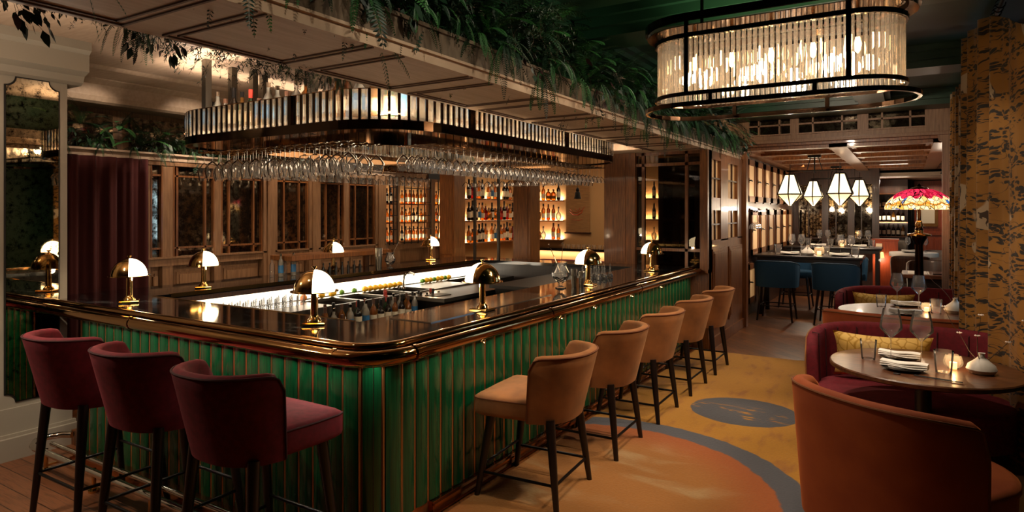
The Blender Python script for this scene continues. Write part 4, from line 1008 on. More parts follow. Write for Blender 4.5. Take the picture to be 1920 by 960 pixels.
for x, y in ((-0.3, -0.33), (0.3, -0.33), (-0.3, 0.33), (0.3, 0.33)): piece('bracket', MB().box(x - 0.012, x + 0.012, y - 0.035, y + 0.01, -0.01, 0.065), 'bronze')
ob('stem', MB().tube([(-0.45, 0, 0.5), (-0.45, 0, 0.9)], 0.012, 8).tube([(0.45, 0, 0.5), (0.45, 0, 0.9)], 0.012, 8).box(-0.6, 0.6, -0.03, 0.03, 0.47, 0.5), 'bronze', ch)
for x in (-0.5, -0.25, 0, 0.25, 0.5):
    h_ = piece('bulb_holder', MB().lathe([(0.011, 0.37), (0.011, 0.48)], 8, (x, 0, 0)), 'brass_dark')
    ob('bulb', MB().lathe([(0.001, 0.38), (0.012, 0.37), (0.02, 0.33), (0.016, 0.29), (0.001, 0.27)], 10, (x, 0, 0)), 'bulb', h_, True)
for x in (-0.4, 0, 0.4): point('chandelier_light', (-0.76 + x, 4.46, 2.72), 14, 0.05, WARM2)
area('chandelier_up', (-0.76, 4.46, 3.04), (PI, 0, 0), 1.0, 0.3, 4)

# ------------------------------------------------------------------ dining tables, chairs and sofas at the right
def disc(R, z0, z1, c=0.012, n=48): return MB().lathe([(0.001, z0), (R - c * 2, z0), (R, z0 + c), (R, z1 - c * 0.6), (R - c * 0.6, z1), (0.001, z1)], n)
def round_table(x, y, R, lab):
    t = empty('round_table', lab, 'table', (x, y, 0))
    ob('tabletop', disc(R, 0.705, 0.745), 'walnut_top', t, True)
    ob('pedestal', MB().lathe([(0.05, 0.04), (0.05, 0.7), (0.11, 0.705)], 20), 'dark_wood', t, True)
    ob('base', MB().lathe([(0.001, 0.012), (0.27, 0.012), (0.27, 0.028), (0.06, 0.05), (0.001, 0.05)], 28), 'dark_wood', t, True)
    return t
T1 = (0.09, 5.22); T2 = (0.0, 7.95)
round_table(*T1, 0.575, 'round walnut dining table in the foreground at the right, set for two')
round_table(*T2, 0.66, 'round walnut dining table behind the first one, partly hidden by the curtain')
def tub(name, lab, cat, x, y, rz, rx, ry, H, zs, cover, pip, sweep, flare=0.06, channels=0, group=None, rake=0.03, power=2.2, ed=0.06, fy=None, fwd=0.10):
    t = empty(name, lab, cat, (x, y, 0), rz, group)
    kw = dict(rx=rx, ry=ry, z0=0.12, z1=H, sweep=sweep, flare=flare, end_drop=ed, rake=rake, power=power, round_end=0.08, fy=fy)
    be = ob('backrest', shell(th=0.085, n=48, **kw), cover, t, True, ang=70)
    ob('piping', MB().tube(shell_edge(th=0.085, **kw), 0.007, 6), pip, be, True)
    if channels:
        for i in range(channels + 1):
            c = MB()
            u = -0.94 + 1.88 * i / channels; a = math.radians(sweep) * u; pw = 2 / power
            sn, cs = math.sin(a), -math.cos(a); bx, by = math.copysign(abs(sn) ** pw, sn), math.copysign(abs(cs) ** pw, cs)
            p = []
            for f in (0.45, 0.7, 0.97):
                g = 1 + flare * f - 0.088 / rx; p.append((bx * rx * g, by * ry * g - rake * f, 0.12 + (H - 0.12) * f - 0.03))
            g = 1 + flare; p.append((bx * rx * (g - 0.04 / rx), by * ry * (g - 0.04 / rx) - rake, H - 0.004 - 0.05 * abs(u) ** 3))
            c.tube(p, 0.006, 5); ob('channel_seam', c, 'velvet_piping', be, True)
    out = [(rx * 0.98 * math.cos(a), ry * 0.98 * math.sin(a)) for a in [2 * PI * k / 36 for k in range(36)]]
    out = [(x_, y_ + (fwd * ry if y_ > 0 else 0)) for x_, y_ in out]
    sc = lambda f, z: [(px * f, py * f, z) for px, py in out]
    ob('seat', MB().rings([sc(0.86, 0.14), sc(0.93, 0.16), sc(0.95, zs - 0.06), sc(0.97, zs - 0.04), sc(0.96, zs - 0.012), sc(0.9, zs), sc(0.4, zs + 0.012)]), cover, t, True, ang=60)
    for sx in (-0.6, 0.6):
        for sy in (-0.6, 0.6): ob('leg', MB().lathe([(0.014, 0.012), (0.024, 0.15)], 10, (rx * sx, ry * sy, 0)), 'dark_wood', t, True)
    return t
tub('tub_chair', 'big rust orange velvet tub chair with its back to us in the right foreground', 'armchair', -0.03, 4.02, math.radians(-36), 0.49, 0.42, 0.88, 0.46, 'velvet_orange', 'suede_piping', 82, 0.05, rake=0.02, power=2.4, fy=0.12, fwd=0.30)
tub('curved_sofa', 'burgundy velvet curved sofa with channelled back and pale piping behind the foreground table', 'sofa', 0.02, 5.72, PI, 0.70, 0.52, 0.87, 0.44, 'velvet_red', 'suede_tan', 96, 0.03, 9, rake=0.0, power=2.8)
tub('tub_chair', 'rust orange tub chair seen from behind between the two round tables', 'armchair', -0.08, 7.25, math.radians(-8), 0.62, 0.46, 0.86, 0.46, 'velvet_orange', 'suede_piping', 92, 0.05, rake=0.02, power=2.6)
tub('curved_sofa', 'dark burgundy channelled sofa at the far side of the second round table', 'sofa', 0.12, 8.75, PI, 0.85, 0.60, 0.87, 0.44, 'velvet_red', 'velvet_piping', 96, 0.03, 11, rake=0.0, power=2.8)
def cushion(x, y, z, rz, lab, s=1.0):
    m = MB(); n = 16; g1 = []; 
    def pt(i, j, sgn):
        u, v = -1 + 2 * i / n, -1 + 2 * j / n; pinch = 1 - 0.10 * (1 - abs(u)) * 0 - 0.09 * (1 - v * v) * 0
        px = 0.30 * u * (1 - 0.10 * (1 - v * v) * abs(u) ** 2 * 0.9); pz = 0.17 * v * (1 - 0.14 * (1 - u * u))
        d = 0.075 * (max(0, (1 - u ** 4) * (1 - v ** 4))) ** 0.55
        return (px, sgn * d, pz + 0.17)
    m.sheet([[pt(i, j, -1) for j in range(n + 1)] for i in range(n + 1)]); m.sheet([[pt(i, j, 1) for j in range(n + 1)] for i in range(n + 1)])
    o = ob('cushion', m, 'cushion_gold', None, True, loc=(x, y, z), rz=rz); o.scale = (s,) * 3; o.rotation_euler[0] = 0.22; tag(o, lab, 'cushion')
    return o
cushion(-0.18, 5.93, 0.455, 0.05, 'gold patterned cushion leaning on the burgundy sofa behind the foreground table', 1.15)
cushion(-0.26, 9.02, 0.455, 0.1, 'gold cushion on the far burgundy sofa, almost hidden by the second round table', 1.1)

# ---- tableware
WG = MB().lathe([(0.001, 0.004), (0.045, 0.0), (0.046, 0.002), (0.006, 0.010), (0.0045, 0.05), (0.0045, 0.165), (0.012, 0.178), (0.035, 0.20), (0.068, 0.235), (0.072, 0.25), (0.064, 0.30), (0.050, 0.375)], 24).mesh('wine_glass', 'glass', True, ) 
TG = MB().lathe([(0.001, 0.008), (0.038, 0.008), (0.042, 0.0), (0.044, 0.004), (0.055, 0.14)], 20).mesh('tumbler', 'glass', True)
def glass_(me, name, cat, x, y, z, lab, s=1.0, group=None):
    o = ob(name, me, None, None, loc=(x, y, z)); o.scale = (s,) * 3; return tag(o, lab, cat, group)
def setting(x, y, z, rz, lab, s=1.0, folded='flat'):
    p = ob('plate', MB().lathe([(0.001, 0.004), (0.07, 0.003), (0.085, 0.0), (0.13, 0.016), (0.132, 0.019), (0.085, 0.008), (0.001, 0.008)], 28), 'black_plate', None, True, loc=(x, y, z)); p.scale = (s,) * 3
    tag(p, 'round black plate under the napkin, ' + lab, 'plate')
    m = MB(); n = 10
    for lay in range(3):
        r = []
        for i in range(n + 1):
            u = -0.13 + 0.26 * i / n; zz = 0.016 + 0.011 * lay + 0.004 * math.sin(i * 0.7 + lay)
            w_ = 0.042 - 0.004 * lay; r.append([(u, -w_, zz), (u, -w_ - 0.004, zz + 0.005), (u, -w_, zz + 0.010), (u, w_, zz + 0.010), (u, w_ + 0.004, zz + 0.005), (u, w_, zz)])
        m.rings(r)
    q = ob('napkin', m, 'white_cloth', None, True, loc=(x, y, z), rz=rz); q.scale = (s,) * 3; tag(q, 'folded white napkin, ' + lab, 'napkin')
def vase(x, y, z, lab, s=1.0, blossoms=True, tilt=0.3, rz=0.0):
    o = ob('bud_vase', MB().lathe([(0.001, 0.0), (0.055, 0.0), (0.062, 0.006), (0.075, 0.025), (0.066, 0.05), (0.035, 0.075), (0.016, 0.095), (0.014, 0.11), (0.018, 0.116), (0.012, 0.114), (0.010, 0.09)], 24), 'ceramic', None, True, loc=(x, y, z)); o.scale = (s,) * 3
    tag(o, lab, 'vase')
    r = random.Random(int(x * 1000)); m = MB(); m.m = 0; tips = []
    for k in range(3):
        a = rz + 2.2 * k; p = [Vector((0, 0, 0.03))]
        d = Vector((math.cos(a) * tilt, math.sin(a) * tilt, 1))
        for j in range(7): d = (d + Vector((r.uniform(-.25, .25), r.uniform(-.25, .25), 0))).normalized(); p.append(p[-1] + d * (0.05 if k else 0.055))
        m.tube(p, [0.003 - 0.0003 * j for j in range(len(p))], 5); tips += p[-1:] + p[4:5]
    m.m = 1
    if blossoms:
        for t in tips:
            for q in range(5):
                a = q * 2 * PI / 5; c = t + Vector((math.cos(a), math.sin(a), 0.3)) * 0.010
                m.lathe([(0.001, -0.004), (0.006, 0.0), (0.001, 0.005)], 6, c)
    b = ob('sprig', m, ['twig', 'blossom'], None, loc=(x, y, z)); b.scale = (s,) * 3; tag(b, 'thin twig with pale blossoms in the ' + lab, 'twig')
def candle(x, y, z, lab, s=1.0, pw=0.7):
    t = empty('candle_holder', lab, 'candle', (x, y, z))
    ob('glass_bowl', MB().lathe([(0.001, 0.003), (0.03, 0.003), (0.055, 0.03), (0.058, 0.05), (0.048, 0.085), (0.042, 0.095)], 20), 'glass', t, True)
    ob('candle', MB().lathe([(0.001, 0.006), (0.022, 0.006), (0.022, 0.045), (0.001, 0.045)], 14), 'candle', t, True)
    t.scale = (s,) * 3; point('candle_light', (x, y, z + 0.075 * s), pw, 0.012, (1, 0.55, 0.22))
Z1 = 0.745
glass_(WG, 'wine_glass', 'wine glass', -0.10, 5.22, Z1, 'large wine glass on the foreground table, left of the pair')
glass_(WG, 'wine_glass', 'wine glass', 0.08, 5.19, Z1, 'large wine glass on the foreground table, right of the pair')
glass_(TG, 'tumbler', 'glass', -0.24, 5.25, Z1, 'water tumbler at the left edge of the foreground table')
glass_(TG, 'tumbler', 'glass', 0.20, 5.06, Z1, 'water tumbler in front of the candle on the foreground table', 1.05)
setting(-0.05, 5.40, Z1, -0.12, 'far side of the foreground table'); setting(-0.02, 5.03, Z1, -0.15, 'near side of the foreground table', 1.05)
candle(0.26, 5.22, Z1, 'round glass candle holder with a lit candle on the foreground table', 1.0)
vase(0.41, 5.17, Z1, 'white bud vase on the foreground table', 1.15, True, 0.45, 2.4)
ck = ob('chopsticks', MB().tube([(-0.13, 0.0, 0.006), (0.13, 0.0, 0.006)], 0.0035, 6).tube([(-0.13, 0.012, 0.006), (0.13, 0.008, 0.006)], 0.0035, 6), 'black_plate', None, True, loc=(0.16, 4.83, Z1), rz=-0.22); tag(ck, 'pair of dark chopsticks lying at the near edge of the foreground table', 'chopsticks')
cr_ = ob('chopstick_rest', MB().bbox(-0.02, 0.02, -0.012, 0.012, 0, 0.008, 0.003), 'black_plate', None, loc=(-0.06, 4.86, Z1)); tag(cr_, 'small dark chopstick rest at the near edge of the foreground table', 'chopstick rest')
glass_(WG, 'wine_glass', 'wine glass', -0.10, 8.28, Z1, 'wine glass on the second round table, left of the pair')
glass_(WG, 'wine_glass', 'wine glass', 0.10, 8.10, Z1, 'wine glass on the second round table, right of the pair')
glass_(TG, 'tumbler', 'glass', -0.25, 8.20, Z1, 'water tumbler at the left of the second round table')
glass_(TG, 'tumbler', 'glass', 0.25, 7.98, Z1, 'water tumbler beside the white vase on the second round table', 1.05)
setting(-0.02, 8.42, Z1, -0.1, 'far side of the second round table', 1.1); setting(-0.02, 7.72, Z1, -0.1, 'near side of the second round table', 1.1)
candle(0.17, 8.05, Z1, 'round glass candle holder with a lit candle on the second round table')
vase(0.42, 8.1, Z1, 'white bud vase on the second round table', 1.35, False, 0.2, 0.5)

# ------------------------------------------------------------------ patterned curtains on the right
def curtain(name, lab, path, ztop, zbot, folds, mat_, amp=0.04, n=160, cat='curtain', nz=14, gather=None):
    P = [Vector((p[0], p[1], 0)) for p in path]; seg = [(P[i + 1] - P[i]).length for i in range(len(P) - 1)]; tot = sum(seg)
    grid = []
    for k in range(n + 1):
        d = tot * k / n; i = 0; dd = d
        while i < len(seg) - 1 and dd > seg[i]: dd -= seg[i]; i += 1
        t = (P[i + 1] - P[i]).normalized(); p = P[i] + t * dd; nrm = Vector((-t.y, t.x, 0)); u = k / n
        col = []
        for j in range(nz + 1):
            f = j / nz; zt = ztop(u) if callable(ztop) else ztop; z = zbot + (zt - zbot) * f
            a = amp(u) if callable(amp) else amp
            w1 = math.sin(2 * PI * folds * u + 0.5 * math.sin(5 * u)) * a * (0.75 + 0.4 * (1 - f)) + math.sin(2 * PI * folds * 2.3 * u + 1) * a * 0.25
            q = p + nrm * w1; col.append((q.x, q.y, z))
        grid.append(col)
    t = MB().sheet(grid); o = ob(name, t, mat_, None, True, ang=80); sdf = o.modifiers.new('solid', 'SOLIDIFY'); sdf.thickness = 0.006
    return tag(o, lab, cat)
curtain('curtain', 'near gold curtain with dark bamboo leaves and pale cranes, at the right edge', [(0.44, 7.0), (0.47, 6.6), (0.52, 6.1), (0.66, 5.55), (0.74, 5.3)],
        lambda u: 3.30 - 0.05 * max(0, u - 0.5) - 0.75 * max(0, u - 0.55) ** 1.1, 0.02, 6, 'curtain_gold', lambda u: 0.055 if u < 0.55 else 0.055 - 0.045 * min(1, (u - 0.55) * 5))
curtain('curtain', 'far gold curtain with bamboo leaves and cranes, beside the stained glass lamp', [(0.50, 9.9), (0.52, 9.3), (0.55, 8.75), (0.60, 8.5)], lambda u: 3.28 - 0.03 * u, 0.02, 7, 'curtain_gold', 0.045)
rodo = empty('curtain_rod', 'dark curtain rod with rings along the top right', 'curtain rod', (0.62, 5, 3.32))
L(MB().tube([(0.60, 4.5, 3.33), (0.55, 10.3, 3.33)], 0.018, 8), 'pole', 'black_metal', rodo, smooth_=True)
for yy in (5.9, 6.02, 6.14, 6.26, 6.38, 6.5, 9.2, 9.4, 9.6):
    rg = MB().tube([(0.58 + 0.032 * math.cos(a), yy, 3.33 + 0.032 * math.sin(a)) for a in [2 * PI * k / 10 for k in range(10)]], 0.005, 5, closed=True); L(rg, 'ring', 'black_metal', rodo)
o = curtain('curtain', 'dark red velvet curtain in the doorway left of the panelled windows', [(-6.93, 2.62), (-6.93, 3.80)], 2.36, 0.01, 7, 'curtain_red', 0.04)

# ------------------------------------------------------------------ greenery
def frond(m, base, d, up, L_, leaf, droop, n=16, wid=0.012, mi=0):
    p = Vector(base); d = Vector(d).normalized(); step = L_ / n
    for i in range(n):
        d = (d + Vector((0, 0, -droop * step))).normalized(); q = p + d * step
        s = d.cross(Vector((0, 0, 1)));  s = s.normalized() if s.length > 1e-3 else Vector((1, 0, 0))
        nn = s.cross(d).normalized(); ll = leaf * math.sin(PI * (i + 1.5) / (n + 2)) ** 0.7
        m.m = mi
        m.quad(p - s * 0.0015, p + s * 0.0015, q + s * 0.0012, q - s * 0.0012)
        for sg in (-1, 1):
            tip = p + (s * sg + d * 0.55 - nn * 0.15).normalized() * ll
            mid_ = (p + tip) / 2; v = d * wid
            m.add([p, mid_ - v + nn * 0.004, tip, mid_ + v], [(0, 1, 2, 3)])
        p = q
def fern_mesh(seed, n=13, L_=0.42, leaf=0.055, droop=2.6, wid=0.008, hang=False, mats=('leaf', 'leaf_dark'), N=22):
    r = random.Random(seed); m = MB()
    for k in range(n):
        a = 2 * PI * k / n + r.uniform(-.3, .3); el = r.uniform(0.1, 1.1) if not hang else r.uniform(-0.8, 0.3)
        d = (math.cos(a) * math.cos(el), math.sin(a) * math.cos(el), math.sin(el))
        frond(m, (0, 0, 0), d, None, L_ * r.uniform(0.7, 1.15), leaf * r.uniform(0.8, 1.2), droop * r.uniform(0.7, 1.4), N, wid, r.randrange(2))
    return m.mesh('fern', mats)
def broad_mesh(seed, n=26, size=0.07, spread=0.22, mats=('leaf_dark', 'leaf_red')):
    r = random.Random(seed); m = MB()
    for k in range(n):
        a = r.uniform(0, 2 * PI); p0 = Vector((0, 0, 0)); d = Vector((math.cos(a), math.sin(a), r.uniform(-1.4, 0.5))).normalized()
        p = d * spread * r.uniform(0.3, 1.0); dd = (d + Vector((0, 0, -0.9))).normalized(); s = dd.cross(Vector((r.uniform(-1, 1), r.uniform(-1, 1), 0.3))).normalized()
        Lf = size * r.uniform(0.7, 1.4); m.m = 0 if r.random() < 0.8 else 1
        m.add([p, p + dd * Lf * 0.35 - s * Lf * 0.24, p + dd * Lf * 0.7 - s * Lf * 0.16, p + dd * Lf, p + dd * Lf * 0.7 + s * Lf * 0.16, p + dd * Lf * 0.35 + s * Lf * 0.24], [(0, 1, 2, 3, 4, 5)])
        m.quad(p0, p0 + Vector((0.003, 0, 0)), p + Vector((0.003, 0, 0)), p)
    return m.mesh('broadleaf', mats)
def wisp_mesh(seed, n=14, L_=0.5, droop=3.5):
    r = random.Random(seed); m = MB()
    for k in range(n):
        a = r.uniform(0, 2 * PI); p = Vector((0, 0, 0)); d = Vector((math.cos(a), math.sin(a), r.uniform(-0.2, 0.6))).normalized(); N = 12
        for i in range(N):
            d = (d + Vector((r.uniform(-.25, .25), r.uniform(-.25, .25), -droop * L_ / N))).normalized(); q = p + d * L_ / N
            m.m = 0; m.quad(p, p + Vector((0.002, 0.002, 0)), q + Vector((0.002, 0.002, 0)), q)
            for z_ in range(4):
                v = Vector((r.uniform(-1, 1), r.uniform(-1, 1), r.uniform(-1, .5))).normalized() * 0.042; m.m = 1
                sd = v.cross(d).normalized() * 0.004; m.quad(p, p + v * 0.5 + sd, p + v, p + v * 0.5 - sd)
            p = q
    return m.mesh('wispy', ('twig', 'leaf_dark'))
FE = [fern_mesh(1, 16, 0.42, 0.048, 2.6, 0.006), fern_mesh(2, 18, 0.34, 0.04, 3.5, 0.006), fern_mesh(3, 13, 0.5, 0.06, 3.0, 0.009), fern_mesh(4, 15, 0.42, 0.03, 4.0, 0.0045, N=28)]
HG = [fern_mesh(11, 11, 0.42, 0.034, 5.0, 0.0055, True, N=26), fern_mesh(12, 10, 0.34, 0.028, 6.0, 0.005, True, N=24)]
BR = [broad_mesh(5), broad_mesh(6, 30, 0.06, 0.2)]
WI = [wisp_mesh(8), wisp_mesh(9, 8, 0.35, 4.5)]
class Bank:
    def __init__(s): s.v = []; s.f = []; s.mi = []
    def add(s, me, loc, sc, rz):
        b = len(s.v); c_, s_ = math.cos(rz) * sc, math.sin(rz) * sc; off_ = {'leaf': 0, 'leaf_dark': 1, 'leaf_red': 2, 'twig': 3}
        s.v += [(loc[0] + v.co.x * c_ - v.co.y * s_, loc[1] + v.co.x * s_ + v.co.y * c_, loc[2] + v.co.z * sc) for v in me.vertices]
        ids = [off_[m.name] for m in me.materials]
        for p in me.polygons: s.f.append(tuple(b + i for i in p.vertices)); s.mi.append(ids[p.material_index])
    def build(s, name, label):
        me = bpy.data.meshes.new(name); me.from_pydata(s.v, [], s.f)
        for k in ('leaf', 'leaf_dark', 'leaf_red', 'twig'): me.materials.append(M[k])
        me.polygons.foreach_set('material_index', s.mi); me.update()
        o = bpy.data.objects.new(name, me); COL.objects.link(o); return tag(o, label, 'plants', kind='stuff')
def plant(me, name, loc, s, lab, grp=None, rz=None, cat='plant'):
    o = ob(name, me, None, None, loc=loc, rz=rnd.random() * 6.28 if rz is None else rz); o.scale = (s,) * 3
    return tag(o, lab, cat, grp)
bank = Bank()                                           # the planting along the outer side of the soffit
for k in range(230):
    y = -0.2 + 10.5 * (k / 230); q = rnd.random()
    me = rnd.choice(FE) if q < 0.7 else rnd.choice(BR) if q < 0.88 else rnd.choice(WI)
    bank.add(me, (-2.40 + rnd.uniform(-0.12, 0.17), y, rnd.uniform(2.85, 3.18)), rnd.uniform(0.75, 1.2), rnd.random() * 6.28)
bank.build('fern_planting', 'dense green fern planting along the bar side of the main ceiling')
for k in range(46):
    y = 1.6 + 8.8 * k / 46 + rnd.uniform(-.1, .1)
    plant(rnd.choice(HG + BR[:1]), 'trailing_fern', (-2.19 + rnd.uniform(-0.03, 0.04), y, rnd.uniform(2.82, 2.96)), rnd.uniform(0.6, 1.0), 'trailing fern spilling over the planter edge above the bar stools', 'trailing ferns over the planter edge')
for y, s, lab in ((3.95, 1.1, 'leafy trail hanging lowest from the planter edge near the middle of the bar'), (6.2, 1.1, 'long leafy trail hanging from the planter edge above the far stools')):
    plant(HG[1], 'trailing_fern', (-2.20, y, 2.80), s, lab)
# sprays hanging from the inner side of the soffit, left
for x, y, z, me, s, lab in ((-3.02, 1.12, 2.68, BR[0], 0.8, 'dark leafy spray hanging at the top left corner'), (-3.04, 1.22, 2.67, BR[1], 0.5, 'small dark leafy sprig beside the top left spray'),
        (-3.02, 1.31, 2.67, BR[1], 0.35, 'tiny dark leafy sprig third from the top left corner'), (-3.02, 1.40, 2.66, WI[1], 0.35, 'thin grassy tuft hanging from the soffit at upper left'),
        (-3.03, 1.56, 2.68, HG[0], 0.45, 'dark fern hanging from the soffit right of the grassy tuft'), (-3.04, 1.68, 2.68, BR[0], 0.75, 'dark long leaved spray hanging in front of the pale ceiling'),
        (-3.03, 1.84, 2.70, WI[0], 0.6, 'wispy sprig hanging before the first canopy post'), (-3.03, 2.18, 2.68, WI[1], 0.7, 'wispy sprig hanging just right of the first canopy post'),
        (-3.03, 2.38, 2.70, WI[0], 0.6, 'dense wispy sprig above the canopy bottles'), (-3.05, 2.55, 2.72, HG[1], 0.7, 'dark fern hanging over the near end of the canopy'),
        (-3.05, 2.90, 2.70, HG[1], 0.6, 'green fern trail in front of the crystal bars')):
    plant(me, 'hanging_sprig', (x, y, z), s, lab)
for k, (y, me, sc_) in enumerate(((1.06, BR[1], 0.9), (1.62, HG[0], 0.5), (1.74, BR[0], 0.7), (1.95, WI[1], 0.7), (2.06, WI[0], 0.65), (2.28, WI[1], 0.7), (2.46, WI[0], 0.6), (2.68, WI[1], 0.6), (2.78, HG[0], 0.5))):
    plant(me, 'hanging_sprig', (-3.05, y, 2.69), sc_, 'dark sprig in the fringe of greenery hanging behind the pale soffit', 'fringe of sprigs behind the soffit')
for x, y, lab in ((-2.62, 1.18, 'single fern frond dangling under the soffit panel at the top left'), (-2.3, 2.42, 'pair of fern fronds hanging at the soffit edge top centre')):
    m = MB(); frond(m, (0, 0, 0.0), (0.1, 0.2, -0.4), None, 0.28, 0.035, 6, 16, 0.006); frond(m, (0.02, 0, 0), (0.3, 0.4, -0.2), None, 0.24, 0.035, 5, 16, 0.006)
    plant(m.mesh('frond', 'leaf'), 'fern_frond', (x, y, 2.70 if x < -2.5 else 2.66), 1.0, lab, rz=0)
bank = Bank()                                           # ledge above the red curtain and windows
for k in range(40):
    y = 2.75 + 3.9 * k / 40; q = rnd.random(); me = rnd.choice(FE) if q < 0.65 else rnd.choice(BR) if q < 0.85 else rnd.choice(HG)
    bank.add(me, (-7.15 + rnd.uniform(-.15, .12), y, 2.56 + rnd.uniform(-0.05, 0.14)), rnd.uniform(0.7, 1.0), rnd.random() * 6.28)
bank.build('fern_planting', 'green fern planting on the ledge above the dark red curtain')
for k in range(7):
    plant(rnd.choice(HG), 'trailing_fern', (-6.93, 3.0 + 0.33 * k, 2.48), 0.5, 'trailing fern hanging over the pale ledge above the red curtain', 'trailing ferns over the pale ledge')

# ------------------------------------------------------------------ things on the bar
def mixing_glass(x, y, lab, s=1.0, a=0.3):
    t = empty('mixing_glass', lab, 'mixing glass', (x, y, TOP)); t.scale = (s,) * 3
    ob('bowl', MB().lathe([(0.001, 0.0), (0.045, 0.0), (0.045, 0.006), (0.014, 0.02), (0.014, 0.04), (0.05, 0.065), (0.072, 0.10), (0.072, 0.13), (0.052, 0.165), (0.044, 0.185), (0.056, 0.21), (0.050, 0.205), (0.040, 0.185), (0.048, 0.165), (0.066, 0.13), (0.064, 0.10), (0.04, 0.07), (0.001, 0.05)], 20), 'glass', t, True, ang=25)
    for q in (a, a + 2.4):
        ob('bar_spoon', MB().tube([(-0.03 * math.cos(q), -0.03 * math.sin(q), 0.06), (0.12 * math.cos(q), 0.12 * math.sin(q), 0.36)], 0.0025, 6).lathe([(0.001, 0), (0.008, 0.006), (0.001, 0.014)], 8, (0.12 * math.cos(q), 0.12 * math.sin(q), 0.355)), 'chrome', t, True)
    return t
mixing_glass(-2.78, 5.38, 'large stemmed mixing glass on the right counter before the open bay', 1.15, 1.9)
mixing_glass(-5.62, 6.15, 'stemmed mixing glass with two long spoons on the far left counter', 0.95, 0.4)
def tin(x, y, z, lab, h=0.19, r=0.036):
    o = ob('shaker_tin', MB().lathe([(0.001, 0), (r * 0.8, 0), (r, h * 0.6), (r, h * 0.62), (r * 0.97, h * 0.63), (r * 1.02, h), (r * 0.98, h)], 20), 'steel', None, True, loc=(x, y, z)); tag(o, lab, 'cocktail shaker')
tin(-2.73, 5.56, TOP, 'tall steel tin standing right beside the large mixing glass', 0.17, 0.03); tin(-2.70, 5.68, TOP, 'middle steel tin between mixing glass and lamp', 0.14, 0.028); tin(-2.67, 5.60, TOP, 'shorter steel tin nearest the rail beside the mixing glass', 0.14, 0.026)
tin(-5.60, 5.92, TOP, 'tall steel cocktail shaker on the far left counter beside a mixing glass', 0.27, 0.045)
cruet = MB().lathe([(0.001, 0), (0.034, 0.002), (0.032, 0.03), (0.012, 0.07), (0.009, 0.12), (0.011, 0.13), (0.006, 0.135), (0.005, 0.155), (0.001, 0.16)], 14).mesh('cruet', 'glass', True)
liq = MB().lathe([(0.001, 0.003), (0.030, 0.004), (0.028, 0.03), (0.018, 0.045), (0.001, 0.045)], 12).mesh('liquid', 'cap_black', True)
for k in range(9):
    t = empty('bitters_cruet', 'slim glass cruet of dark bitters on the right counter', 'cruet', (-2.92 + 0.08 * (k % 3), 6.15 + 0.15 * (k // 3) + 0.03 * (k % 3), TOP), 0, 'bitters cruets on the right counter')
    ob('glass_body', cruet, None, t); ob('liquid', liq, None, t)
sh = empty('raised_shelf', 'raised timber shelf standing on the far left counter', 'shelf', (-5.98, 5.4, TOP))
L(MB().bbox(-6.15, -5.78, 4.75, 6.35, 1.25, 1.31, 0.006), 'shelf_board', 'oak', sh); L(MB().box(-6.15, -6.10, 4.85, 4.92, TOP, 1.25).box(-6.15, -6.10, 6.2, 6.27, TOP, 1.25).box(-5.84, -5.80, 6.2, 6.27, TOP, 1.25), 'support', 'oak', sh)
small = MB(); small.lathe([(0.001, 0), (0.018, 0), (0.018, 0.05), (0.007, 0.065), (0.007, 0.08), (0.011, 0.082), (0.011, 0.105), (0.001, 0.108)], 10); sm = small.mesh('dropper_bottle', 'cap_black', True)
for k in range(7):
    o = ob('dropper_bottle', sm, None, None, loc=(-5.92, 5.32 + 0.10 * k, TOP)); tag(o, 'small black dropper bottle under the raised timber shelf', 'bottle', 'dropper bottles under the raised shelf')
for k in range(5):
    o = ob('glass_bottle', BK['clear'] if k % 2 else MB().lathe([(0.001, 0), (0.032, 0), (0.032, 0.16), (0.012, 0.2), (0.012, 0.23)], 12).mesh('flask', 'glass', True), None, None, loc=(-5.95 + 0.04 * (k % 2), 4.62 + 0.085 * k, TOP)); o.scale = (0.8, 0.8, 0.85)
    tag(o, ['clear glass bottle at the left end of the raised shelf', 'blue labelled bottle second from the left by the raised shelf', 'clear glass bottle in the middle of the five by the raised shelf', 'blue labelled bottle fourth from the left by the raised shelf', 'clear glass bottle closest to the dropper bottles'][k], 'bottle')
# tumblers in rows on the work top
tm = MB().lathe([(0.001, 0.006), (0.030, 0.006), (0.033, 0.0), (0.038, 0.095)], 14).mesh('tumbler', 'glass', True)
for r_ in range(3):
    for k in range(13):
        o = ob('tumbler', tm, None, None, loc=(-5.40 + 0.085 * r_, 3.35 + 0.088 * k, WZ)); tag(o, 'clear tumbler upright in the rows before the glowing panel', 'glass', 'tumblers on the work top')
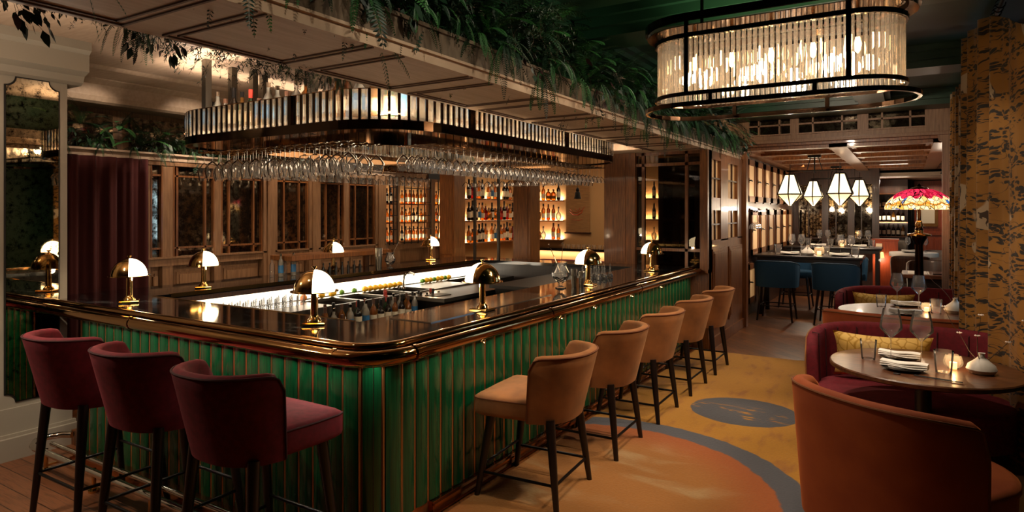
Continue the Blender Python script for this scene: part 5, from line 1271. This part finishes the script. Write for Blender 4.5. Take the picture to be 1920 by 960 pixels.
# fruit
fr_m = {'lemon': MB().lathe([(0.001, -0.045), (0.012, -0.038), (0.032, -0.015), (0.034, 0.01), (0.02, 0.034), (0.006, 0.046), (0.001, 0.048)], 14), 'lime': MB().lathe([(0.001, -0.035), (0.018, -0.028), (0.031, 0.0), (0.02, 0.026), (0.001, 0.036)], 14), 'orange_fruit': MB().lathe([(0.001, -0.04), (0.02, -0.034), (0.037, -0.01), (0.037, 0.012), (0.02, 0.034), (0.001, 0.038)], 14)}
fm = {k: v.mesh(k, k, True) for k, v in fr_m.items()}
def fruit(kd, x, y, z, lab, grp=None):
    o = ob(kd if kd != 'orange_fruit' else 'orange', fm[kd], None, None, loc=(x, y, z)); o.rotation_euler = (1.4, 0.3, rnd.random() * 3); tag(o, lab, 'fruit', grp)
for k, (kd, y, lab) in enumerate((('orange_fruit', 4.60, 'orange at the near end of the fruit row'), ('lemon', 4.75, 'first yellow lemon beside the sink'), ('lemon', 4.85, 'second yellow lemon beside the sink'), ('lemon', 5.0, 'third yellow lemon, just before the green lime'), ('lime', 5.14, 'first green lime beside the sink'), ('lime', 5.33, 'second, larger looking green lime beside the sink'))):
    fruit(kd, -5.42, y, WZ + 0.034, lab)
for k in range(8): fruit('lemon', -5.42 + 0.0 * k, 5.50 + 0.085 * k, WZ + 0.034, 'yellow lemon in the row behind the tap', 'lemons behind the tap')
for k in range(8): fruit('lemon' if k % 3 else 'lime', -5.42, 6.55 + 0.08 * k, WZ + 0.034, ('yellow lemon' if k % 3 else 'green lime') + ' at the far end of the work top', ('lemons' if k % 3 else 'limes') + ' at the far end of the work top')
can_ = ob('spice_jar', MB().lathe([(0.001, 0), (0.022, 0), (0.022, 0.05), (0.016, 0.055), (0.016, 0.07), (0.001, 0.07)], 12), 'label_red', None, True, loc=(-4.98, 5.37, WZ)); tag(can_, 'small red jar standing by the sink', 'jar')
# speed rail bottles
sr = empty('speed_rail', 'steel speed rail holding spouted bottles in the bar well', 'bottle rack', (-4.75, 4.9, 0.6))
L(MB().box(-4.84, -4.56, 4.1, 6.0, 0.60, 0.612).box(-4.565, -4.555, 4.1, 6.0, 0.60, 0.72).box(-4.84, -4.56, 4.09, 4.1, 0.6, 0.72).box(-4.84, -4.56, 6.0, 6.01, 0.6, 0.72), 'tray', 'steel', sr)
for r_ in range(2):
    for k in range(17):
        kd = rnd.choice(['whisky', 'clear', 'wine', 'amber', 'green', 'squat']); 
        put_bottle(kd, (-4.77 + 0.12 * r_, 4.2 + 0.107 * k, 0.612), 'in the speed rail below the bar top', 0.95)
# scroll, tassels
scr = empty('hanging_scroll', 'beige hanging scroll with a red brush drawing beside the bottle shelves', 'scroll', (-5.8, 12.0, 1.35))
L(MB().box(-6.08, -5.54, 12.01, 12.025, 1.36, 2.45), 'paper', 'scroll_paper', scr)
L(MB().tube([(-6.11, 12.01, 1.36), (-5.51, 12.01, 1.36)], 0.018, 8), 'roller', 'walnut', scr, smooth_=True)
bs = MB()
pth = [(-5.20, 1.80), (-5.12, 1.74), (-5.02, 1.73), (-4.93, 1.78), (-4.90, 1.86), (-4.86, 1.90)]
bs.tube([(x, 12.005, z) for x, z in pth], [0.006, 0.012, 0.014, 0.011, 0.008, 0.004], 6).tube([(x, 12.005, z + 0.05) for x, z in pth[:4]], 0.006, 5).tube([(-5.15, 12.005, 1.64), (-5.0, 12.005, 1.62), (-4.92, 12.005, 1.64)], 0.005, 5).tube([(-5.08, 12.005, 1.86), (-5.0, 12.005, 1.80), (-4.97, 12.005, 1.88)], 0.006, 5)
bs.v = [(x - 0.79, y, z) for x, y, z in bs.v]; L(bs, 'brush_drawing', 'scroll_ink', scr)
for x, z, lab in ((-5.55, 2.1, 'dark lantern tassel hanging before the shelves beside the scroll'), (-4.55, 2.06, 'dark lantern tassel hanging in front of the scroll'), (-5.66, 2.1, 'dark tassel hanging in the opening between the first columns')):
    yy = 9.6 if x != -4.55 else 9.4
    if x == -5.66: x, yy = -5.48, 9.0
    t = ob('tassel', MB().tube([(0, 0, 2.95 - z), (0, 0, 0.1)], 0.004, 5).lathe([(0.001, 0.14), (0.02, 0.12), (0.03, 0.09), (0.022, 0.07), (0.04, 0.05), (0.045, 0.0), (0.06, -0.05), (0.001, -0.055)], 10), 'tassel', None, True, loc=(x * 0.9 if False else x, yy, z)); tag(t, lab, 'tassel')
# lounge counter and seats behind the columns
lc = empty('lounge_counter', 'dark topped lounge counter with a lit pale front below the shelves', 'counter', (-5.4, 10.8, 0))
L(MB().box(-6.6, -3.7, 10.95, 11.6, 1.05, 1.10), 'countertop', 'marble', lc); L(MB().box(-6.5, -3.8, 11.05, 11.5, 0, 1.05), 'cabinet', 'shelf_back', lc)
area('counter_front_light', (-5.2, 10.98, 1.03), (math.radians(20), 0, 0), 2.4, 0.04, 6)
ck = MB().lathe([(0.001, 0), (0.03, 0.0), (0.04, 0.06), (0.04, 0.065)], 10).mesh('rocks_glass', 'glass', True)
for k in range(14):
    o = ob('rocks_glass', ck, None, None, loc=(-5.75 + 0.11 * k, 11.25, 1.10)); tag(o, 'upturned glass in the line along the lounge counter', 'glass', 'glasses along the lounge counter')
for n, (x, lab) in enumerate(((-5.0, 'burgundy lounge chair in the left half of the open bay'), (-4.2, 'burgundy lounge chair in the open bay behind the mixing glass'))):
    tub('lounge_chair', lab, 'armchair', x, 9.7, math.radians(10), 0.36, 0.34, 1.02, 0.6, 'velvet_red', 'velvet_piping', 95)

# ------------------------------------------------------------------ back room: lockers, high tables, blue stools, lanterns
LX = -2.36
def locker(y, z0, z1, lab, low):
    t = empty('locker', lab, 'locker', (LX, y, z0), 0)
    w_ = 0.62; h = z1 - z0
    ob('carcass', MB().box(0, 0.03, -w_ / 2, w_ / 2, 0, h), 'walnut', t)
    fr_ = MB().box(0.03, 0.055, -w_ / 2 + 0.01, -w_ / 2 + 0.09, 0.02, h - 0.02).box(0.03, 0.055, w_ / 2 - 0.09, w_ / 2 - 0.01, 0.02, h - 0.02).box(0.03, 0.055, -w_ / 2 + 0.01, w_ / 2 - 0.01, 0.02, 0.12).box(0.03, 0.055, -w_ / 2 + 0.01, w_ / 2 - 0.01, h - 0.12, h - 0.02)
    dr = ob('door', fr_, 'oak', t)
    ob('door_pane', MB().box(0.032, 0.04, -w_ / 2 + 0.08, w_ / 2 - 0.08, 0.11, h - 0.11), 'frost_pane', dr)
    hz = h * (0.55 if low else 0.5)
    ob('handle', MB().tube([(0.055, -w_ / 2 + 0.05, hz), (0.09, -w_ / 2 + 0.05, hz), (0.095, -w_ / 2 + 0.12, hz - 0.01)], 0.012, 6).box(0.055, 0.062, -w_ / 2 + 0.03, -w_ / 2 + 0.07, hz - 0.04, hz + 0.04), 'black_metal', dr)
names = ['nearest', 'second', 'third', 'fourth', 'fifth', 'sixth', 'seventh', 'last']
for k in range(8):
    locker(10.95 + 0.76 * k, 1.95, 2.72, names[k] + ' locker of the upper row on the left wall of the back room', False)
for k in range(6):
    locker(12.0 + 0.80 * k, 1.02, 1.86, names[k] + ' locker of the middle row on the left wall of the back room', True)
for k in range(2):
    locker(10.95 + 0.8 * k, 0.2, 0.92, ('nearest' if k == 0 else 'second') + ' low locker door near the floor beside the blue stools', True)
for k in range(3): spot('locker_light', (-1.9, 11.2 + 1.9 * k, 2.8), (-2.36, 11.2 + 1.9 * k, 1.9), 9, 80)
gr = empty('glass_holder', 'small rack of upturned glasses in the niche at the end of the timber wall', 'rack', (-2.2, 11.2, 1.80))
L(MB().box(-2.36, -2.05, 10.9, 11.5, 1.80, 1.82), 'rack', 'walnut', gr)
for k in range(4):
    o = ob('wine_glass', GM['coupe'], None, None, loc=(-2.15, 11.0 + 0.12 * k, 1.80)); o.scale = (1.2, 1.2, 1.5); tag(o, 'upturned glass hanging in the niche at the end of the timber wall', 'glass', 'glasses in the timber wall niche')
def high_table(x0, x1, y0, y1, lab):
    t = empty('high_table', lab, 'table', ((x0 + x1) / 2, (y0 + y1) / 2, 0))
    L(MB().bbox(x0, x1, y0, y1, 1.0, 1.05, 0.01), 'tabletop', 'dark_wood', t)
    L(MB().box(x0 + 0.04, x1 - 0.04, y0 + 0.04, y1 - 0.04, 0.93, 1.0), 'apron', 'dark_wood', t)
    for x in (x0 + 0.06, x1 - 0.12):
        for y in (y0 + 0.05, y1 - 0.11): L(MB().box(x, x + 0.07, y, y + 0.07, 0, 0.95), 'leg', 'dark_wood', t)
high_table(-2.30, -0.62, 11.85, 12.65, 'dark high table with blue stools in the back room')
high_table(-2.30, -0.45, 15.1, 15.9, 'second dark high table further back in the back room')
BLU = empty('counter_chair', 'x', 'bar stool')
kw = dict(rx=0.33, ry=0.29, z0=0.56, z1=1.0, sweep=98, flare=0.05, end_drop=0.08, rake=0.01, power=2.6)
ob('backrest', shell(th=0.05, **kw), 'velvet_blue', BLU, True, ang=70)
ob('piping', MB().tube(shell_edge(th=0.05, **kw), 0.006, 6), 'blue_piping', BLU, True)
ob('seat', MB().rings([[(0.31 * math.cos(a) * f, 0.31 * math.sin(a) * f + 0.02, z) for a in [2 * PI * k / 28 for k in range(28)]] for f, z in ((0.9, 0.57), (0.97, 0.6), (0.97, 0.68), (0.9, 0.7), (0.3, 0.705))]), 'velvet_blue', BLU, True)
for sx in (-1, 1):
    for sy in (-1, 1): ob('leg', MB().tube([(sx * 0.21, sy * 0.19, 0.60), (sx * 0.27, sy * 0.25, 0)], [0.024, 0.014], 8), 'dark_wood', BLU, True)
for a_, b_ in (((-1, -1), (1, -1)), ((-1, 1), (1, 1)), ((-1, -1), (-1, 1)), ((1, -1), (1, 1))):
    ob('footrest', MB().tube([(a_[0] * 0.245, a_[1] * 0.223, 0.25), (b_[0] * 0.245, b_[1] * 0.223, 0.25)], 0.009, 6), 'black_metal', BLU)
BLU = Once(BLU)
for x, y, rz, lab in ((-1.86, 11.45, 0, 'blue velvet stool, back to us, at the left of the nearer high table'), (-0.98, 11.42, -4, 'blue velvet stool, back to us, at the right of the nearer high table'),
                     (-1.80, 13.15, 180, 'blue velvet high stool on the far side of the nearer high table, left'), (-0.95, 13.15, 180, 'blue velvet high stool on the far side of the nearer high table, right')):
    BLU.put((x, y, 0), math.radians(rz), lab)
ZH = 1.05
for tn, y0, sx in (('nearer high table', 12.2, 0), ('second high table', 15.45, 0.1)):
    for n, x in enumerate((-1.75, -0.98)):
        sd = 'left' if n == 0 else 'right'
        setting(x + sx, y0 - 0.1, ZH, 0, sd + ' place on the ' + tn, 1.15)
        glass_(WG, 'wine_glass', 'wine glass', x + sx + 0.0, y0 + 0.10, ZH, 'left one of the two wine glasses at the ' + sd + ' place on the ' + tn, 0.95)
        glass_(WG, 'wine_glass', 'wine glass', x + sx + 0.17, y0 + 0.02, ZH, 'right one of the two wine glasses at the ' + sd + ' place on the ' + tn, 0.95)
        glass_(TG, 'tumbler', 'glass', x + sx - 0.22, y0 + 0.06, ZH, 'tumbler left of the ' + sd + ' place on the ' + tn, 1.2)
        glass_(TG, 'tumbler', 'glass', x + sx + 0.24, y0 - 0.2, ZH, 'tumbler right of the ' + sd + ' place on the ' + tn, 1.2)
    candle(-1.30 + sx, y0, ZH, 'round glass candle holder on the ' + tn, 1.5, 1.0)
vase(-1.47, 12.1, ZH, 'white bud vase on the nearer high table', 1.5, False, 0.5, 1.5)
def lantern(mb_parent, x, y, z):
    # faceted lantern: z is the widest line
    n = 6; R, rt, rb, ht, hb = 0.215, 0.085, 0.03, 0.34, 0.19
    P = lambda r, zz: [(x + r * math.cos(2 * PI * k / n + PI / 6), y + r * math.sin(2 * PI * k / n + PI / 6), zz) for k in range(n)]
    up = MB().rings([P(R, z), P(rt, z + ht)], caps=False); lo = MB().rings([P(rb, z - hb), P(R, z)], caps=False)
    L(up, 'upper_shade', 'lantern_pane', mb_parent); L(lo, 'lower_shade', 'lantern_pane_low', mb_parent)
    f = MB()
    for k in range(n):
        a, b_, c = P(R * 1.01, z)[k], P(rt * 1.03, z + ht)[k], P(rb, z - hb)[k]; d = P(R * 1.01, z)[(k + 1) % n]; e = P(rt * 1.03, z + ht)[(k + 1) % n]
        f.tube([a, b_], 0.013, 5).tube([a, c], 0.010, 5).tube([a, d], 0.012, 5).tube([b_, e], 0.012, 5)
    L(f, 'frame', 'black_metal', mb_parent)
    L(MB().tube([(x, y, z + ht), (x, y, 2.62)], 0.006, 5).lathe([(0.001, ht + 0.01), (rt, ht)], 6, (x, y, z)), 'stem', 'black_metal', mb_parent)
for n, (y, z, xs_, lab) in enumerate(((11.95, 2.10, (-1.73, -0.96), 'pair of faceted glass lanterns on a bar above the nearer high table'), (15.1, 2.12, (-1.72, -0.85), 'pair of faceted glass lanterns on a bar above the second high table'))):
    t = empty('lantern_chandelier', lab, 'pendant light', (sum(xs_) / 2, y, 2.62))
    for x in xs_:
        lantern(t, x, y, z); point('lantern_light', (x, y, z - 0.26), 12, 0.05, WARM2)
    cx = sum(xs_) / 2
    L(MB().tube([(xs_[0] - 0.05, y, 2.50), (xs_[1] + 0.05, y, 2.50)], 0.012, 6).tube([(cx - 0.12, y, 2.5), (cx - 0.05, y, 2.76)], 0.008, 5).tube([(cx + 0.12, y, 2.5), (cx + 0.05, y, 2.76)], 0.008, 5).tube([(cx, y, 2.46), (cx, y, 2.76)], 0.012, 5).box(cx - 0.1, cx + 0.1, y - 0.05, y + 0.05, 2.72, 2.77), 'cross_bar', 'black_metal', t)
# stained glass floor lamp
fl = empty('floor_lamp', 'floor lamp with a red and gold stained glass shade beside the far curtain', 'floor lamp', (0.13, 10.2, 0))
ob('lamp_shade', MB().lathe([(0.40, 0.0), (0.405, 0.03), (0.385, 0.09), (0.33, 0.16), (0.25, 0.225), (0.16, 0.265), (0.11, 0.275)], 40), 'stained_glass', fl, True, loc=(0, 0, 1.83))
ob('cap', MB().lathe([(0.12, 0.272), (0.09, 0.295), (0.03, 0.31), (0.012, 0.34), (0.001, 0.35)], 20), 'bronze', fl, True, loc=(0, 0, 1.83))
ob('pole', MB().lathe([(0.20, 0), (0.20, 0.03), (0.07, 0.08), (0.045, 0.12), (0.055, 0.9), (0.045, 1.35), (0.065, 1.40), (0.09, 1.44), (0.095, 1.47), (0.04, 1.50), (0.05, 1.56), (0.025, 1.62), (0.02, 2.08)], 20), 'bronze', fl, True)
ob('collar', MB().lathe([(0.10, 1.47), (0.14, 1.48), (0.14, 1.50), (0.05, 1.52), (0.05, 1.55), (0.035, 1.58), (0.05, 1.62), (0.03, 1.68)], 20), 'brass', fl, True)
point('floor_lamp_light', (0.13, 10.2, 1.78), 6, 0.06)
# tables and chairs in the corridor
t = empty('low_table', 'low square timber table with a white placemat and black tray in front of the corridor', 'table', (0.3, 11.7, 0))
L(MB().bbox(-0.08, 0.72, 11.3, 12.1, 0.80, 0.86, 0.01), 'tabletop', 'walnut_top', t); L(MB().box(0.0, 0.65, 11.4, 12.0, 0, 0.8), 'base', 'dark_wood', t)
o = ob('placemat', MB().bbox(0.0, 0.28, 11.4, 11.95, 0.86, 0.866, 0.002), 'white_cloth'); tag(o, 'white placemat on the low timber table', 'placemat')
o = ob('tray', MB().box(0.32, 0.68, 11.45, 11.9, 0.86, 0.875), 'black_plate'); tag(o, 'black tray on the low timber table', 'tray')
t = empty('dining_table', 'small table with a white cloth in the corridor', 'table', (0.10, 15.3, 0))
L(MB().lathe([(0.001, 0.98), (0.42, 0.98), (0.43, 0.96), (0.43, 0.90), (0.40, 0.90)], 28, (0.10, 15.3, 0)), 'tablecloth', 'white_cloth', t, smooth_=True)
L(MB().lathe([(0.04, 0.05), (0.04, 0.95)], 12, (0.10, 15.3, 0)).lathe([(0.25, 0), (0.25, 0.03), (0.04, 0.06)], 20, (0.10, 15.3, 0)), 'pedestal', 'dark_wood', t, smooth_=True)
setting(0.05, 15.1, 0.98, 0, 'white clothed table in the corridor', 1.2)
for n, x in enumerate((0.0, 0.16, 0.3)): glass_(WG, 'wine_glass', 'wine glass', x, 15.35, 0.98, ['left', 'middle', 'right'][n] + ' wine glass on the white clothed corridor table', 0.8)
def side_chair(x, y, rz, lab, cover='black_paint', back='leather'):
    t = empty('dining_chair', lab, 'chair', (x, y, 0), rz)
    kw = dict(rx=0.30, ry=0.25, z0=0.45, z1=0.98, sweep=80, flare=0.08, end_drop=0.06, rake=0.05, power=2.8)
    ob('backrest', shell(th=0.04, n=20, **kw), cover, t, True, ang=70)
    ob('piping', MB().tube(shell_edge(th=0.04, n=20, **kw), 0.007, 5), 'ceramic', t)
    ob('seat', MB().bbox(-0.27, 0.27, -0.22, 0.27, 0.44, 0.53, 0.02), cover, t)
    for sx in (-1, 1):
        for sy in (-1, 1): ob('leg', MB().tube([(sx * 0.23, sy * 0.2, 0.45), (sx * 0.27, sy * 0.25, 0)], [0.02, 0.014], 6), 'dark_wood', t)
side_chair(0.03, 14.5, 0.05, 'dark chair with pale piping, back to us, at the corridor table', 'walnut'); side_chair(0.42, 16.2, 2.6, 'dark chair behind the corridor table, right', 'walnut')
side_chair(0.30, 12.7, PI, 'dark chair behind the low timber table', 'walnut')
# far bar with bottles, host stand and small lamp
fb = empty('back_bar', 'far back bar with lit shelves of bottles and glasses beyond the back room', 'shelving', (-0.3, 18.4, 0))
L(MB().box(-0.75, 0.0, 18.5, 18.55, 0.0, 2.6), 'back_panel', 'walnut', fb)
for z in (1.2, 1.55, 1.9, 2.25): L(MB().box(-0.75, 0.0, 18.25, 18.5, z - 0.02, z), 'shelf', 'oak', fb)
L(MB().box(-0.8, -0.05, 17.4, 17.9, 0.0, 1.10), 'counter', 'host_wood', fb); L(MB().box(-0.2, -0.02, 17.3, 18.2, 0.0, 1.12), 'end_panel', 'steel', fb)
for zi, z in enumerate((1.2, 1.55, 1.9)):
    for k in range(7): put_bottle(rnd.choice(['wine', 'whisky', 'clear', 'wine']), (-0.70 + 0.10 * k, 18.36, z), ('on the lower', 'on the middle', 'on the upper')[zi] + ' shelf of the far back bar', 1.0)
area('far_bar_light', (-0.35, 18.2, 2.55), (math.radians(-20), 0, 0), 0.7, 0.1, 9, WARM2); area('far_bar_light', (-0.35, 18.2, 1.52), (PI * 0.9, 0, 0), 0.7, 0.05, 3, WARM2)
hs = empty('host_stand', 'reddish timber host stand beside the far back bar', 'host stand', (-0.45, 16.9, 0))
L(MB().bbox(-0.66, -0.18, 16.3, 16.7, 0, 1.18, 0.01).box(-0.68, -0.16, 16.28, 16.72, 1.16, 1.2), 'body', 'host_wood', hs); L(MB().box(-0.60, -0.48, 16.285, 16.295, 0.98, 1.10), 'notice', 'art_paper', hs)
wl = empty('wall_lamp', 'small shaded lamp glowing on the side of the host stand', 'lamp', (-0.50, 16.1, 0.8))
ob('lamp_shade', MB().lathe([(0.07, 0.0), (0.05, 0.12)], 16), 'lantern_pane_low', wl, True); ob('arm', MB().tube([(0, 0, 0.05), (0, 0.18, 0.05)], 0.01, 6), 'brass', wl)
point('host_light', (-0.50, 16.1, 0.75), 3, 0.04)
pic = empty('picture', 'small framed picture on the red timber corridor wall', 'picture', (0.45, 19.75, 1.5))
L(MB().box(0.20, 0.66, 19.73, 19.76, 1.42, 1.98), 'frame', 'brass_dark', pic); L(MB().box(0.27, 0.59, 19.72, 19.735, 1.50, 1.90), 'print', 'art_paper', pic)
cl = curtain('curtain', 'dark curtain hanging at the left of the red timber corridor wall', [(-0.05, 18.9), (0.12, 19.3)], 2.6, 0.01, 3, 'black_paint', 0.03, 40)
fl2 = empty('table_lamp', 'slim dark lamp standing by the framed picture in the corridor', 'lamp', (0.22, 18.6, 0))
ob('pole', MB().lathe([(0.12, 0.0), (0.12, 0.02), (0.015, 0.04), (0.015, 1.45)], 12), 'black_metal', fl2, True); ob('lamp_shade', MB().lathe([(0.17, 1.42), (0.02, 1.5)], 16), 'black_metal', fl2, True)
for n, (y, z, lab) in enumerate(((12.6, 2.45, 'small bright spotlight on the right wall beside the stained glass lamp'), (11.9, 2.62, 'upper spotlight on the right wall above the stained glass lamp'))):
    t = empty('wall_spotlight', lab, 'spotlight', (0.52, y, z))
    ob('housing', MB().lathe([(0.03, 0.03), (0.05, 0.02), (0.07, -0.03), (0.07, -0.035)], 16), 'black_metal', t, True); ob('bulb', MB().lathe([(0.001, -0.05), (0.03, -0.045), (0.045, -0.02), (0.001, 0.0)], 14), 'onyx', t, True)
    ob('arm', MB().tube([(0, 0, 0.03), (0.1, 0, 0.08), (0.43, 0, 0.08)], 0.01, 6), 'black_metal', t); point('wall_spot', (0.50, y, z - 0.09), 3, 0.03, WARM2)
o = ob('runner_rug', MB().bbox(-0.55, 0.1, 12.9, 14.3, 0.0, 0.01, 0.003), 'rug_green'); tag(o, 'small dark green rug on the floor of the corridor', 'rug')
